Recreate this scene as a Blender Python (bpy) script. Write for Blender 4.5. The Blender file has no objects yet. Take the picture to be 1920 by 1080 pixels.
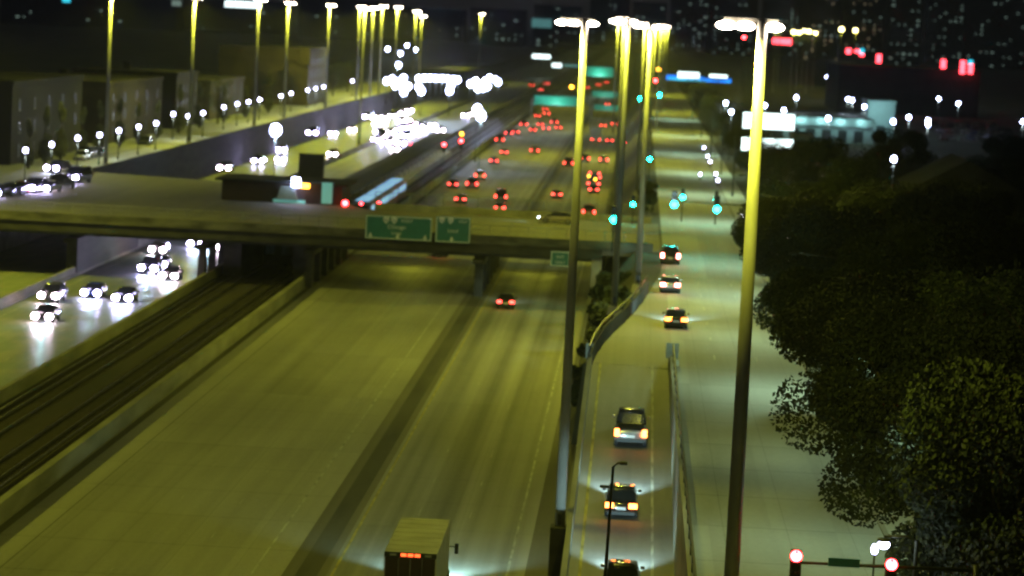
import bpy, math, random
from mathutils import Vector, Matrix
random.seed(7)
R = math.radians
YEL = (.98,1.0,.075)
S = bpy.context.scene
C = S.collection
# ---------------------------------------------------------------- camera
F, ROLL = 5300.0, R(2.77)
CAMZ = 30.0
cr, sr = math.cos(ROLL), math.sin(ROLL)
_x, _y = 245*cr - 492*sr, 245*sr + 492*cr
PITCH = math.atan(_y/F)
YAW = math.atan(_x/math.hypot(F, _y))
cam_d = bpy.data.cameras.new('camera'); cam = bpy.data.objects.new('camera', cam_d); C.objects.link(cam)
S.camera = cam
CX = -1.35
cam.location = (CX, 0, CAMZ)
fwd = Vector((-math.sin(YAW)*math.cos(PITCH), math.cos(YAW)*math.cos(PITCH), -math.sin(PITCH)))
q = fwd.to_track_quat('-Z', 'Y').to_matrix()
MC = q @ Matrix.Rotation(ROLL, 3, 'Z')
cam.rotation_euler = MC.to_euler()
cam_d.sensor_width = 36; cam_d.lens = 36*F/1920
cam_d.clip_start = 1; cam_d.clip_end = 20000
cam_d.dof.use_dof = True; cam_d.dof.focus_distance = 112; cam_d.dof.aperture_fstop = 0.58
def at(px, py, z):
    """ground point seen at photo pixel (px,py) on the plane of height z"""
    d = MC @ Vector(((px-960)/F, -(py-540)/F, -1))
    t = (z-CAMZ)/d.z
    return (CX+d.x*t, d.y*t)
def atY(px, py, Y):
    d = MC @ Vector(((px-960)/F, -(py-540)/F, -1))
    t = Y/d.y
    return (CX+d.x*t, CAMZ+d.z*t)
# ---------------------------------------------------------------- world, fill sun, exposure
w = bpy.data.worlds.new('World'); S.world = w; w.use_nodes = True
nt = w.node_tree; bg = nt.nodes['Background']
sky = nt.nodes.new('ShaderNodeTexSky'); sky.sky_type = 'NISHITA'; sky.sun_disc = False
sky.sun_elevation = R(4); sky.sun_rotation = R(200)
hs = nt.nodes.new('ShaderNodeHueSaturation'); hs.inputs['Saturation'].default_value = 0.25
nt.links.new(sky.outputs[0], hs.inputs['Color']); nt.links.new(hs.outputs[0], bg.inputs[0]); bg.inputs[1].default_value = 0.007
sun_d = bpy.data.lights.new('fill_sun', 'SUN'); sun_d.energy = 0.02; sun_d.angle = R(0.5); sun_d.color = (.8, 1, .85)  # dim greenish sun added as fill for the dark ground, no moon in view
sun = bpy.data.objects.new('fill_sun', sun_d); C.objects.link(sun); sun.rotation_euler = (R(50), 0, R(-20)); sun.location = (0, -40, 80)
S.view_settings.view_transform = 'Standard'; S.view_settings.look = 'None'
S.view_settings.exposure = 0; S.view_settings.gamma = 1; S.view_settings.use_curve_mapping = False
S.render.engine = 'CYCLES'
S.cycles.filter_width = 2.2
S.cycles.max_bounces = 3; S.cycles.diffuse_bounces = 2; S.cycles.glossy_bounces = 2
S.cycles.sample_clamp_indirect = 2.0
S.cycles.use_light_tree = True

# ---------------------------------------------------------------- materials
def mat(name, col=(.5,.5,.5), rough=.7, metal=0., var=.15, scale=1.5, bump=0., stretch=None, col2=None, spec=.5):
    m = bpy.data.materials.new(name); m.use_nodes = True
    n = m.node_tree.nodes; l = m.node_tree.links; p = n['Principled BSDF']
    p.inputs['Roughness'].default_value = rough; p.inputs['Metallic'].default_value = metal
    p.inputs['Specular IOR Level'].default_value = spec
    tc = n.new('ShaderNodeTexCoord'); mp = n.new('ShaderNodeMapping'); no = n.new('ShaderNodeTexNoise')
    no.inputs['Scale'].default_value = scale; no.inputs['Detail'].default_value = 6
    if stretch: mp.inputs['Scale'].default_value = stretch
    l.new(tc.outputs['Object'], mp.inputs[0]); l.new(mp.outputs[0], no.inputs['Vector'])
    mx = n.new('ShaderNodeMix'); mx.data_type = 'RGBA'
    c2 = col2 or tuple(c*(1-2*var) for c in col)
    mx.inputs[6].default_value = (*c2, 1); mx.inputs[7].default_value = (*[min(1, c*(1+var)) for c in col], 1)
    rp = n.new('ShaderNodeValToRGB'); rp.color_ramp.elements[0].position = .3; rp.color_ramp.elements[1].position = .7
    l.new(no.outputs['Fac'], rp.inputs[0]); l.new(rp.outputs[0], mx.inputs[0]); l.new(mx.outputs[2], p.inputs['Base Color'])
    if bump:
        b = n.new('ShaderNodeBump'); b.inputs['Strength'].default_value = bump; b.inputs['Distance'].default_value = .05
        l.new(no.outputs['Fac'], b.inputs['Height']); l.new(b.outputs[0], p.inputs['Normal'])
    return m
def road_mat(name, col, rough, tracks=.35, wet=False, seed=0., joint=0.12, lane=3.7):
    """worn concrete or asphalt: wheel tracks along the road, blotches, cross joints"""
    m = bpy.data.materials.new(name); m.use_nodes = True
    n = m.node_tree.nodes; l = m.node_tree.links; p = n['Principled BSDF']
    tc = n.new('ShaderNodeTexCoord'); sx = n.new('ShaderNodeSeparateXYZ'); l.new(tc.outputs['Object'], sx.inputs[0])
    def noise(sc, scale, det=5, dist=0):
        mp = n.new('ShaderNodeMapping'); mp.inputs['Scale'].default_value = sc; mp.inputs['Location'].default_value = (seed, seed*2, 0)
        no = n.new('ShaderNodeTexNoise'); no.inputs['Scale'].default_value = scale; no.inputs['Detail'].default_value = det
        no.inputs['Distortion'].default_value = dist
        l.new(tc.outputs['Object'], mp.inputs[0]); l.new(mp.outputs[0], no.inputs[0]); return no.outputs['Fac']
    def math_(op, a, b=None, cl=False):
        x = n.new('ShaderNodeMath'); x.operation = op; x.use_clamp = cl
        for i, v in enumerate((a, b)):
            if v is None: continue
            if isinstance(v, (int, float)): x.inputs[i].default_value = v
            else: l.new(v, x.inputs[i])
        return x.outputs[0]
    streak = noise((1, .004, 1), .75, 4); streak2 = noise((1, .015, 1), .35, 3); blot = noise((.6, .12, 1), .22, 6, .6); fine = noise((1, .5, 1), 3.5, 6)
    v = math_('MULTIPLY', math_('SUBTRACT', streak, .5), tracks*4.2)
    v = math_('ADD', v, math_('MULTIPLY', math_('SUBTRACT', streak2, .5), tracks*2.2))
    v = math_('ADD', v, math_('MULTIPLY', math_('SUBTRACT', blot, .5), .9))
    v = math_('ADD', v, math_('MULTIPLY', math_('SUBTRACT', fine, .5), .25))
    sm_ = math_('GREATER_THAN', math_('FRACT', math_('DIVIDE', math_('ADD', sx.outputs['X'], 36.4+.05), lane)), .978)
    v = math_('SUBTRACT', v, math_('MULTIPLY', sm_, joint*.9))
    jt = math_('GREATER_THAN', math_('FRACT', math_('DIVIDE', sx.outputs['Y'], 9.1)), .97)
    slab = n.new('ShaderNodeTexWhiteNoise'); slab.noise_dimensions = '2D'
    cb = n.new('ShaderNodeCombineXYZ'); l.new(math_('FLOOR', math_('DIVIDE', sx.outputs['X'], lane)), cb.inputs[0]); l.new(math_('FLOOR', math_('DIVIDE', sx.outputs['Y'], 27.3)), cb.inputs[1])
    l.new(cb.outputs[0], slab.inputs['Vector'])
    v = math_('ADD', v, math_('MULTIPLY', math_('SUBTRACT', slab.outputs['Value'], .5), joint*1.2))
    v = math_('SUBTRACT', v, math_('MULTIPLY', jt, joint))
    v = math_('MAXIMUM', math_('ADD', v, 1.), .25)
    vm = n.new('ShaderNodeVectorMath'); vm.operation = 'SCALE'; vm.inputs[0].default_value = col; l.new(v, vm.inputs['Scale'])
    l.new(vm.outputs[0], p.inputs['Base Color'])
    p.inputs['Roughness'].default_value = rough
    if wet:
        wv = noise((.35, 1, 1), 1.1, 3)
        b = n.new('ShaderNodeBump'); b.inputs['Strength'].default_value = .5; b.inputs['Distance'].default_value = .06
        l.new(wv, b.inputs['Height']); l.new(b.outputs[0], p.inputs['Normal'])
        l.new(math_('ADD', math_('MULTIPLY', blot, .25), rough-.1), p.inputs['Roughness'])
        p.inputs['Coat Roughness'].default_value = .24; p.inputs['Coat Tint'].default_value = (.3,.9,1,1)
        pd_ = noise((.5, .2, 1), 1.0, 2)
        l.new(math_('MULTIPLY', math_('MINIMUM', math_('SUBTRACT', pd_, .40, True), .14), 1.1, True), p.inputs['Coat Weight'])
        l.new(b.outputs[0], p.inputs['Coat Normal'])
    return m
def emi(name, col, st, sample=False):
    m = bpy.data.materials.new(name); m.use_nodes = True
    n = m.node_tree.nodes; l = m.node_tree.links
    p = n['Principled BSDF']; p.inputs['Base Color'].default_value = (*[min(1, c) for c in col], 1)
    p.inputs['Emission Color'].default_value = (*col, 1); p.inputs['Emission Strength'].default_value = st
    m.cycles.emission_sampling = 'FRONT' if sample else 'NONE'
    return m
M = dict(
 concrete=mat('concrete', (.30,.29,.26), .85, var=.22, scale=.5, bump=.2),
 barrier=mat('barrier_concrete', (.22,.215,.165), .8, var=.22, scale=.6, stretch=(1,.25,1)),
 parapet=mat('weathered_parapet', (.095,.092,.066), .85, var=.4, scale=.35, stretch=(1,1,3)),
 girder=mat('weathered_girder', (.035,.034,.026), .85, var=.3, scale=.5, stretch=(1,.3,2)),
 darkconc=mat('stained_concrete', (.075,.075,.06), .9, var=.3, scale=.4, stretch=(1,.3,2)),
 ballast=mat('ballast', (.020,.014,.011), .95, var=.4, scale=.6, stretch=(1,.08,1), bump=.6),
 steel=mat('rail_steel', (.22,.21,.2), .35, .9, var=.2),
 tie=mat('tie_wood', (.04,.033,.025), .9, var=.3),
 pole=mat('galvanised_steel', (.22,.22,.19), .6, .25, var=.15, scale=1.2, stretch=(1,1,.3)),
 darkmetal=mat('dark_metal', (.02,.022,.02), .5, .3),
 greypaint=mat('grey_paint', (.25,.28,.28), .5),
 soil=mat('dark_ground', (.05,.052,.035), .95, var=.35, scale=.05, bump=.3),
 grass=mat('grass', (.045,.07,.02), .95, var=.4, scale=.8, bump=.6),
 tarp=mat('aged_white_box', (.30,.29,.22), .7, var=.12, scale=.7),
 brick=mat('dark_brick', (.012,.011,.008), .9, var=.25, scale=1.2, stretch=(1,1,3)),
 tan=mat('tan_wall', (.045,.036,.014), .9, var=.25, scale=.3),
 roof=mat('roof_felt', (.022,.024,.024), .9, var=.3, scale=.3),
 reddish=mat('oxide_red', (.018,.007,.006), .7, var=.2),
 whitewall=mat('white_cladding', (.34,.42,.42), .6, var=.1, scale=.3),
 sign_green=mat('sign_green', (.012,.13,.115), .45, var=.08), sign_lit=mat('sign_green_lit', (.02,.50,.34), .45, var=.1),  # second green is brighter: light on the far signs painted into the colour
 sign_back=mat('sign_back_aluminium', (.35,.42,.45), .5, .5),
 sign_white=mat('sign_white', (.62,.66,.64), .5, var=.05),
 sign_blue=mat('shield_blue', (.04,.09,.25), .5, var=.05),
 line_faded=mat('faded_paint', (.31,.31,.27), .75, var=.3, scale=1.2, stretch=(3,.5,1)),
 line_white=mat('road_paint_white', (.36,.36,.31), .7, var=.3, scale=1.2, stretch=(3,.5,1)),
 line_yellow=mat('road_paint_yellow', (.36,.31,.06), .7, var=.3, scale=1.2, stretch=(3,.5,1)),
 dark_strip=mat('dark_strip_concrete', (.06,.057,.038), .95, var=.3, scale=.4, stretch=(1,.12,1)),  # plain dark tone for strips beside walls and between lanes
 tyre=mat('tyre_rubber', (.02,.02,.02), .85), rim=mat('wheel_rim', (.3,.3,.3), .4, .8),
 glass=mat('tinted_glass', (.012,.014,.016), .08, 0, var=.1),
 plate=mat('licence_plate', (.6,.62,.62), .5, var=.05),
 window_dark=mat('dark_window', (.02,.025,.03), .5, var=.1),
 leaf_mid=mat('leaf_mid', (.07,.10,.022), .75, var=.3, scale=.35),  # leaf colour brightened to paint lamplight on a few back crowns
 leaf=mat('leaf', (.014,.026,.009), .75, var=.25, scale=.35, bump=0),
 leaf_dark=mat('leaf_dark', (.013,.022,.010), .8, var=.4, scale=.35),
 leaf_pale=mat('leaf_pale', (.11,.12,.05), .8, var=.35, scale=.4),
 bark=mat('bark', (.07,.055,.04), .95, var=.3, scale=3, stretch=(1,1,.3)),
 redlens=mat('unlit_red_lens', (.05,.005,.005), .3),
 tail=emi('tail_lamp', (1,.06,.045), 10), tailnear=emi('tail_lamp_amber', (1,.22,.04), 13),
 brake=emi('brake_lamp', (1,.22,.18), 30),
 head=emi('headlamp', (.60,.52,1.), 190, True), headwarm=emi('headlamp_warm', (1,.74,.92), 120, True), headoff=emi('headlamp_away', (.8,.95,1.), 12),
 marker=emi('marker_lamp', (1,.09,.02), 4),
 sodium=emi('sodium_luminaire', (1,.80,.62), 60), sodium_far=emi('sodium_far_luminaire', (1,.85,.35), 14),
 globe=emi('globe_light', (.62,.60,1.), 30), led=emi('led_lamp', (.5,.56,1.), 60), cool=emi('cool_lamp', (.5,.9,1.), 30),
 pale=emi('pale_lamp', (.8,1,.85), 4), dimwin=emi('lit_window', (.5,.72,.62), .3), warmwin=emi('warm_lit_window', (.8,.65,.38), .3),
 green_on=emi('green_signal', (.004,1.,.80), 140), red_on=emi('red_signal', (1,.03,.035), 40), amber_on=emi('amber_signal', (1,.45,.03), 14),
 panel=emi('sign_panel_light', (.80,1.,1.), 3.0), blue=emi('blue_neon', (.0,.22,1.), 1.6), cyan=emi('cyan_neon', (.05,.75,1.), 1.2),
 cyanpanel=emi('cyan_window', (.22,.62,.62), .3), trainlight=emi('train_light', (.28,.55,.85), .8), redneon=emi('red_neon', (1,.05,.07), 9),
)
M['expressway'] = road_mat('expressway_concrete', (.25,.245,.20), .75, .2, seed=3., joint=.17)
M['local'] = road_mat('local_lane_concrete', (.19,.185,.165), .75, .55, seed=11.)
M['oncoming'] = road_mat('oncoming_concrete', (.15,.15,.13), .5, .25, wet=True, seed=5.)
M['shoulder'] = road_mat('dirty_shoulder', (.11,.10,.075), .85, .2, seed=14.)
M['frontage'] = road_mat('frontage_concrete', (.25,.26,.24), .75, .1, seed=8., joint=.2, lane=3.1)
M['ramp'] = road_mat('ramp_concrete', (.17,.165,.15), .7, .3, seed=2.)
M['deck'] = road_mat('deck_concrete', (.135,.13,.10), .8, .1, seed=4.)
M['sidewalk'] = road_mat('sidewalk_concrete', (.32,.33,.28), .8, .05, seed=6., joint=.2)
def paint(name, col, rough=.22, metal=.2):
    m = mat(name, col, rough, metal, var=.03); m.node_tree.nodes['Principled BSDF'].inputs['Coat Weight'].default_value = 1.; m.node_tree.nodes['Principled BSDF'].inputs['Coat Roughness'].default_value = .08
    return m
PAINT = dict(black=paint('black_paint', (.012,.012,.013)), white=paint('white_paint', (.62,.64,.64)), silver=paint('silver_paint', (.32,.33,.34), .3, .6),
             grey=paint('grey_car_paint', (.08,.085,.09)), red=paint('red_paint', (.28,.02,.02)), blue=paint('blue_paint', (.02,.04,.12)), beige=paint('beige_paint', (.32,.28,.2)))

# ---------------------------------------------------------------- mesh helpers
class MB:
    def __init__(s): s.v = []; s.f = []; s.mi = []
    def add(s, vs, fs, mi=0):
        o = len(s.v); s.v += [tuple(v) for v in vs]; s.f += [tuple(i+o for i in f) for f in fs]; s.mi += [mi]*len(fs); return s
    def box(s, x0, x1, y0, y1, z0, z1, mi=0):
        return s.add([(x0,y0,z0),(x1,y0,z0),(x1,y1,z0),(x0,y1,z0),(x0,y0,z1),(x1,y0,z1),(x1,y1,z1),(x0,y1,z1)],
              [(0,3,2,1),(4,5,6,7),(0,1,5,4),(1,2,6,5),(2,3,7,6),(3,0,4,7)], mi)
    def quad(s, a, b, c, d, mi=0): return s.add([a,b,c,d], [(0,1,2,3)], mi)
    def tube(s, pts, rad, n=10, mi=0, cap=True):
        rings = []
        for i, p in enumerate(pts):
            p = Vector(p); a = Vector(pts[max(0,i-1)]); b = Vector(pts[min(len(pts)-1,i+1)])
            d = (b-a).normalized(); u = d.orthogonal().normalized()
            if abs(d.z) > .9: u = Vector((1,0,0))
            u = (u-d*u.dot(d)).normalized(); w_ = d.cross(u)
            r = rad[i] if isinstance(rad, (list, tuple)) else rad
            rings.append([p+u*math.cos(2*math.pi*k/n)*r+w_*math.sin(2*math.pi*k/n)*r for k in range(n)])
        return s.loft(rings, cap, mi)
    def loft(s, rings, cap=True, mi=0):
        n = len(rings[0]); vs = [v for r in rings for v in r]; fs = []
        for i in range(len(rings)-1):
            for k in range(n):
                a = i*n+k; b = i*n+(k+1)%n; fs.append((a, b, b+n, a+n))
        if cap: fs.append(tuple(range(n-1, -1, -1))); fs.append(tuple(range((len(rings)-1)*n, len(rings)*n)))
        return s.add(vs, fs, mi)
    def ell(s, c, r, n=12, m=8, mi=0):
        rings = []
        for i in range(1, m):
            t = math.pi*i/m
            rings.append([(c[0]+r[0]*math.sin(t)*math.cos(2*math.pi*k/n), c[1]+r[1]*math.sin(t)*math.sin(2*math.pi*k/n), c[2]-r[2]*math.cos(t)) for k in range(n)])
        return s.loft(rings, True, mi)
    def build(s, name, m, parent=None, smooth=False, bevel=0):
        me = bpy.data.meshes.new(name); me.from_pydata(s.v, [], s.f)
        ms = m if isinstance(m, (list, tuple)) else [m]
        for x in ms: me.materials.append(M[x] if isinstance(x, str) else x)
        if len(ms) > 1:
            for p, i in zip(me.polygons, s.mi): p.material_index = i
        if smooth: me.polygons.foreach_set('use_smooth', [True]*len(me.polygons))
        me.update()
        o = bpy.data.objects.new(name, me); C.objects.link(o)
        if parent is not None: o.parent = parent
        if bevel:
            b = o.modifiers.new('bevel', 'BEVEL'); b.width = bevel; b.segments = 2; b.limit_method = 'ANGLE'
        return o
def tag(o, label=None, cat=None, group=None, kind=None):
    if label: o['label'] = label
    if cat: o['category'] = cat
    if group: o['group'] = group
    if kind: o['kind'] = kind
    return o
def empty(name, loc, label=None, cat=None, group=None, rz=0.):
    o = bpy.data.objects.new(name, None); C.objects.link(o); o.location = loc; o.rotation_euler = (0,0,rz); o.empty_display_size = .5
    return tag(o, label, cat, group)
def struct(name, mb, m, label=None, **k): return tag(mb.build(name, m, **k), label, None, None, 'structure')
CH = {}
def kids(o):
    return [c for c in o.children]
def copy_tree(o, parent=None):
    c = o.copy(); C.objects.link(c); c.parent = parent
    for ch in kids(o): copy_tree(ch, c)
    return c
ORD = ['nearest','second','third','fourth','fifth','sixth','seventh','eighth','ninth','tenth','eleventh','twelfth','thirteenth','fourteenth','fifteenth','sixteenth','seventeenth','eighteenth','nineteenth','twentieth','twenty-first','twenty-second','twenty-third','twenty-fourth','twenty-fifth','twenty-sixth','twenty-seventh','twenty-eighth','twenty-ninth','thirtieth']
def ordinal(i, first='first'): return first if i == 0 else ORD[i]
def lamp(kind, name, parent, loc, power, col, rad=.3, **k):
    d = bpy.data.lights.new(name, kind); d.energy = power; d.color = col; d.shadow_soft_size = rad
    if kind == 'SPOT': d.spot_size = R(k.get('size', 120)); d.spot_blend = k.get('blend', .6)
    o = bpy.data.objects.new(name, d); C.objects.link(o); o.location = loc
    if parent is not None: o.parent = parent
    if 'rot' in k: o.rotation_euler = k['rot']
    return o

# ================================================================ THE SETTING
FAR = 3200
# ground: one sheet, with the cutting of the expressway in it
rows = [(-150,1.80,1.85),(199,1.80,1.85),(200,-4.9,-4.3),(215,-5.6,-2.9),(240,-5.6,-1.2),(256,-5.6,.1),(300,-5.6,-1),(345,-5.6,-1),(600,-5.6,-1),(1000,-5.6,-1),(1900,-5.6,-1),(7000,-5.6,-1)]
g = MB(); prof = []
for (Y, a, b) in rows: prof.append([(-3500,Y,5.9),(-300,Y,5.9),(-76.6,Y,5.9),(-76.5,Y,-.06),(-40,Y,-.06),(a,Y,-.06),(b,Y,5.9),(14,Y,5.9),(300,Y,5.9),(3500,Y,5.9)])
n = len(prof[0])
g.add([p for r in prof for p in r], [(i*n+k, i*n+k+1, (i+1)*n+k+1, (i+1)*n+k) for i in range(len(prof)-1) for k in range(n-1)])
struct('ground', g, 'soil')
def strip(name, x0, x1, y0, y1, z, m, label=None, seg=12):
    b = MB()
    ys = [y0+(y1-y0)*(i/seg)**1.6 for i in range(seg+1)]
    for i in range(seg): b.quad((x0,ys[i],z),(x1,ys[i],z),(x1,ys[i+1],z),(x0,ys[i+1],z))
    return struct(name, b, m, label)
strip('road', -36.4, -17.6, 60, FAR, 0, 'expressway', 'olive lit concrete of the empty express lanes')
strip('road', -17.6, -5.55, 60, FAR, .002, 'local', 'streaked concrete of the local lanes beside the ramp wall')
strip('road', -5.55, -4.0, 60, 200, .002, 'local', 'shoulder under the ramp wall')
strip('road', -75.8, -47.0, 60, FAR, 0, 'oncoming', 'wet shining road of the oncoming traffic')
strip('path', -76.4, -75.8, 60, FAR, .01, 'dark_strip')
strip('road', 2.1, 11.6, 60, 1400, 5.94, 'frontage', 'pale frontage road beside the trees')
strip('road', -95, -82.2, 300, 1500, 5.94, 'frontage', 'left frontage road behind the globe lamps')
strip('road', 12, 120, 306, 340, 5.93, 'frontage', 'cross street running away to the right')
strip('road', -400, -76.6, 306, 372, 5.93, 'deck', 'cross street running away to the left')
# kerbs and pavements
b = MB().box(11.6, 11.85, 60, 304, 5.9, 6.06).box(11.6, 11.85, 342, 1400, 5.9, 6.06); struct('kerb', b, 'barrier')
b = MB().box(11.86, 14.6, 60, 304, 5.88, 6.05).box(11.86, 14.6, 342, 1400, 5.88, 6.05); struct('pavement', b, 'sidewalk', 'right pavement under the street trees')
b = MB()
pp = [(-82.2,-77.2,374),(-82.2,-76.8,520),(-82.2,-76.9,700),(-82.2,-77,1000)]
for i in range(3):
    a, c = pp[i], pp[i+1]
    b.quad((a[0],a[2],6.06),(a[1],a[2],6.06),(c[1],c[2],6.06),(c[0],c[2],6.06))
b.quad((-82.2,374,5.8),(-77.2,374,5.8),(-77.2,374,6.06),(-82.2,374,6.06)); struct('pavement', b, 'sidewalk', 'pale pavement strip under the globe lamps on the left')
# markings
def mark(x, w_, y0, y1, m, z=.008, dash=None):
    b = MB()
    if dash:
        y = y0
        while y < y1: b.quad((x-w_/2,y,z),(x+w_/2,y,z),(x+w_/2,y+dash[0],z),(x-w_/2,y+dash[0],z)); y += dash[1]
    else: b.quad((x-w_/2,y0,z),(x+w_/2,y0,z),(x+w_/2,y1,z),(x-w_/2,y1,z))
    o = struct('road_marking', b, m); return o
mark(-20.6, .13, 60, 1500, 'line_white'); mark(-16.4, .14, 60, 1500, 'line_yellow', .010); mark(-7.15, .15, 60, 1500, 'line_white', .010)
mark(-33.6, .05, 60, 1500, 'dark_strip')
for x in (-24.2, -27.9): mark(x, .07, 60, 900, 'line_faded', .007, (3, 12))
for x in (-10.2, -13.3): mark(x, .07, 60, 900, 'line_faded', .010, (3, 12))
for x in (-52.4, -56.1, -67, -71): mark(x, .12, 60, 900, 'line_white', .008, (3, 12))
mark(-48.6, .14, 60, 1300, 'line_yellow'); mark(-60, .14, 60, 1300, 'line_white')
for x in (5.2, 8.3): mark(x, .1, 206, 900, 'line_white', 5.946, (3, 12))
b = MB()
for (y0, y1) in ((292, 292.6), (296.5, 297.1), (349, 349.6)): b.quad((2.4,y0,5.947),(11.3,y0,5.947),(11.3,y1,5.947),(2.4,y1,5.947))
struct('road_marking', b, 'line_white', 'stop line and crossing lines at the green signals')
mark(-36.0, .55, 60, 900, 'dark_strip', .006)  # dark stripe laid along the foot of the pale wall
strip('road', -19.0, -16.7, 60, 1300, .005, 'shoulder')
strip('road', -18.3, -17.15, 60, 1300, .0065, 'dark_strip', 'dark strip between express and local lanes')  # narrow dark strip over a wider, lighter one
strip('road', -6.2, -4.6, 60, 230, .009, 'shoulder', 'dirty shoulder at the foot of the ramp wall')
# tracks
strip('ground', -46.9, -37.0, 60, 2500, -.02, 'ballast', 'dark ballast of the railway in the median')
rl = MB()
for x in (-45.3,-43.85,-41.2,-39.75): rl.box(x-.04, x+.04, 60, 1400, .02, .19)
tag(rl.build('rail_track', 'steel'), 'steel running rails of the two tracks in the median', 'railway track')
tr = MB()
for x in (-46.2, -38.9): tr.box(x-.06, x+.06, 60, 1400, .1, .26)
tag(tr.build('third_rail', 'steel'), 'power rails outside the two tracks in the median', 'power rail')
tb = MB(); y = 100
while y < 420:
    for x in (-44.57, -40.47): tb.box(x-1.25, x+1.25, y, y+.2, -.05, .03)
    y += .9
tag(tb.build('railway_ties', 'tie'), 'timber ties under the median tracks', 'railway ties', None, 'stuff')

# barriers and walls
def jersey(name, x, w_, y0, y1, h, m, label, cat='barrier', z=0.):
    b = MB(); seg = 1
    r = []
    for Y in (y0, y1): r.append([(x-w_/2,Y,z-.05),(x+w_/2,Y,z-.05),(x+w_/2,Y,z+.1),(x+w_*.25,Y,z+.35),(x+w_*.18,Y,z+h),(x-w_*.18,Y,z+h),(x-w_*.25,Y,z+.35),(x-w_/2,Y,z+.1)])
    b.loft(r); return tag(b.build(name, m), label, cat)
b = MB().box(-36.95, -36.45, 60, 1400, -.05, 1.15); tag(b.build('concrete_barrier', 'barrier'), 'pale concrete wall between the tracks and the express lanes', 'barrier')
b = MB().box(-47.5, -47.1, 60, 1400, -.05, 1.0); tag(b.build('concrete_barrier', 'barrier'), 'low concrete wall between the tracks and the wet oncoming road', 'barrier')
jersey('concrete_barrier', -61.7, .7, 60, 1300, .95, 'barrier', 'low divider in the middle of the oncoming road')
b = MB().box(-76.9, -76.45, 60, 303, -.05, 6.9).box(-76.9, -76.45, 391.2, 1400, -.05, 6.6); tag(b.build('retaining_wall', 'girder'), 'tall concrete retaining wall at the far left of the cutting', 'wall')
b = MB().box(-5.6, -5.2, 232, 302, -.05, 1.4).box(-5.6, -5.2, 346, 1200, -.05, 1.0); tag(b.build('retaining_wall', 'darkconc'), 'low dark wall at the foot of the planted bank', 'wall')
# median guard between local and express, a low steel guardrail beyond the bridge
gr = MB().box(-17.75, -17.6, 346, 1100, .5, .85)
for i in range(80): gr.box(-17.72, -17.62, 348+i*9, 348.12+i*9, 0, .8)
tag(gr.build('guardrail', 'pole'), 'steel guardrail in the dark strip between express and local lanes', 'guardrail')

# ramp up from the local lanes to the frontage road
def rz(Y): 
    t = min(1, max(0, (Y-100)/98)); return .5+5.44*t**1.45
ys = [70,90,105,112,120,130,140,150,160,170,180,190,200]
b = MB()
for a, c in zip(ys, ys[1:]): b.quad((-3.75,a,rz(a)),(1.75,a,rz(a)),(1.75,c,rz(c)),(-3.75,c,rz(c)))
edge = [(197,-3.65),(205,-3.45),(213,-3.0),(221,-2.3),(229,-1.5),(237,-.8),(246,-.1),(256,.5),(275,1.6),(300,2.3)]
prev = (200,-3.6)
b.quad((-3.65,200,5.94),(2.1,200,5.94),(2.1,205,5.942),(-3.45,205,5.942))
for (Y, x) in edge[1:]:
    b.quad((edge[edge.index((Y,x))-1][1] if Y > 205 else x, edge[edge.index((Y,x))-1][0] if Y > 205 else 204.99, 5.942), (2.1, edge[edge.index((Y,x))-1][0] if Y > 205 else 204.99, 5.942), (2.1,Y,5.942), (x,Y,5.942))
struct('road', b, 'ramp', 'ramp climbing from the local lanes to the frontage road')
b = MB()
for a, c in zip(ys, ys[1:]):
    b.loft([[(-4.0,Y,-.05),(-3.7,Y,-.05),(-3.7,Y,rz(Y)+.95),(-4.0,Y,rz(Y)+.95)] for Y in (a, c)])
tag(b.build('ramp_wall', 'barrier'), 'long concrete wall along the left side of the ramp', 'wall')
b = MB()
for a, c in zip(ys, ys[1:]):
    b.loft([[(1.7,Y,-.05),(2.1,Y,-.05),(2.0,Y,max(rz(Y)+.85, 6.75)),(1.8,Y,max(rz(Y)+.85, 6.75))] for Y in (a, c)])
b.loft([[(1.7,Y,5.9),(2.1,Y,5.9),(2.0,Y,h),(1.8,Y,h)] for Y, h in ((200.0,6.75),(204,6.1))])
tag(b.build('ramp_wall', 'barrier'), 'concrete wall between the ramp and the frontage road', 'wall')
fr = MB()   # dark handrail on the wall
for Y0 in range(112, 200, 4): fr.box(1.96, 2.04, Y0, Y0+.08, 6.7, 7.6)
fr.box(1.95, 2.05, 106, 200, 7.55, 7.65); fr.box(1.97, 2.03, 106, 200, 7.1, 7.16)
tag(fr.build('railing', 'darkmetal'), 'thin dark railing on the wall right of the ramp', 'railing')
b = MB()
for (a, c) in zip(edge, edge[1:-2]):
    b.loft([[(x-.42,Y,4.4),(x-.05,Y,4.4),(x-.1,Y,6.95),(x-.37,Y,6.95)] for Y, x in (a, c)])
tag(b.build('curved_parapet', 'darkconc'), 'dark curved parapet where the ramp joins the frontage road', 'parapet')
b = MB()
for (a, c) in zip(edge, edge[1:-2]):
    b.loft([[(x-.3,Y,7.35),(x-.18,Y,7.35),(x-.18,Y,7.5),(x-.3,Y,7.5)] for Y, x in (a, c)])
    b.box(a[1]-.3, a[1]-.2, a[0], a[0]+.1, 6.9, 7.4)
tag(b.build('railing', 'darkmetal'), 'dark rail on top of the curved parapet', 'railing')
for x, m_ in ((-3.1,'line_yellow'),(.6,'line_white')):
    b = MB()
    for a, c in zip(ys, ys[1:]): b.quad((x-.08,a,rz(a)+.006),(x+.08,a,rz(a)+.006),(x+.08,c,rz(c)+.006),(x-.08,c,rz(c)+.006))
    struct('road_marking', b, m_)

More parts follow.
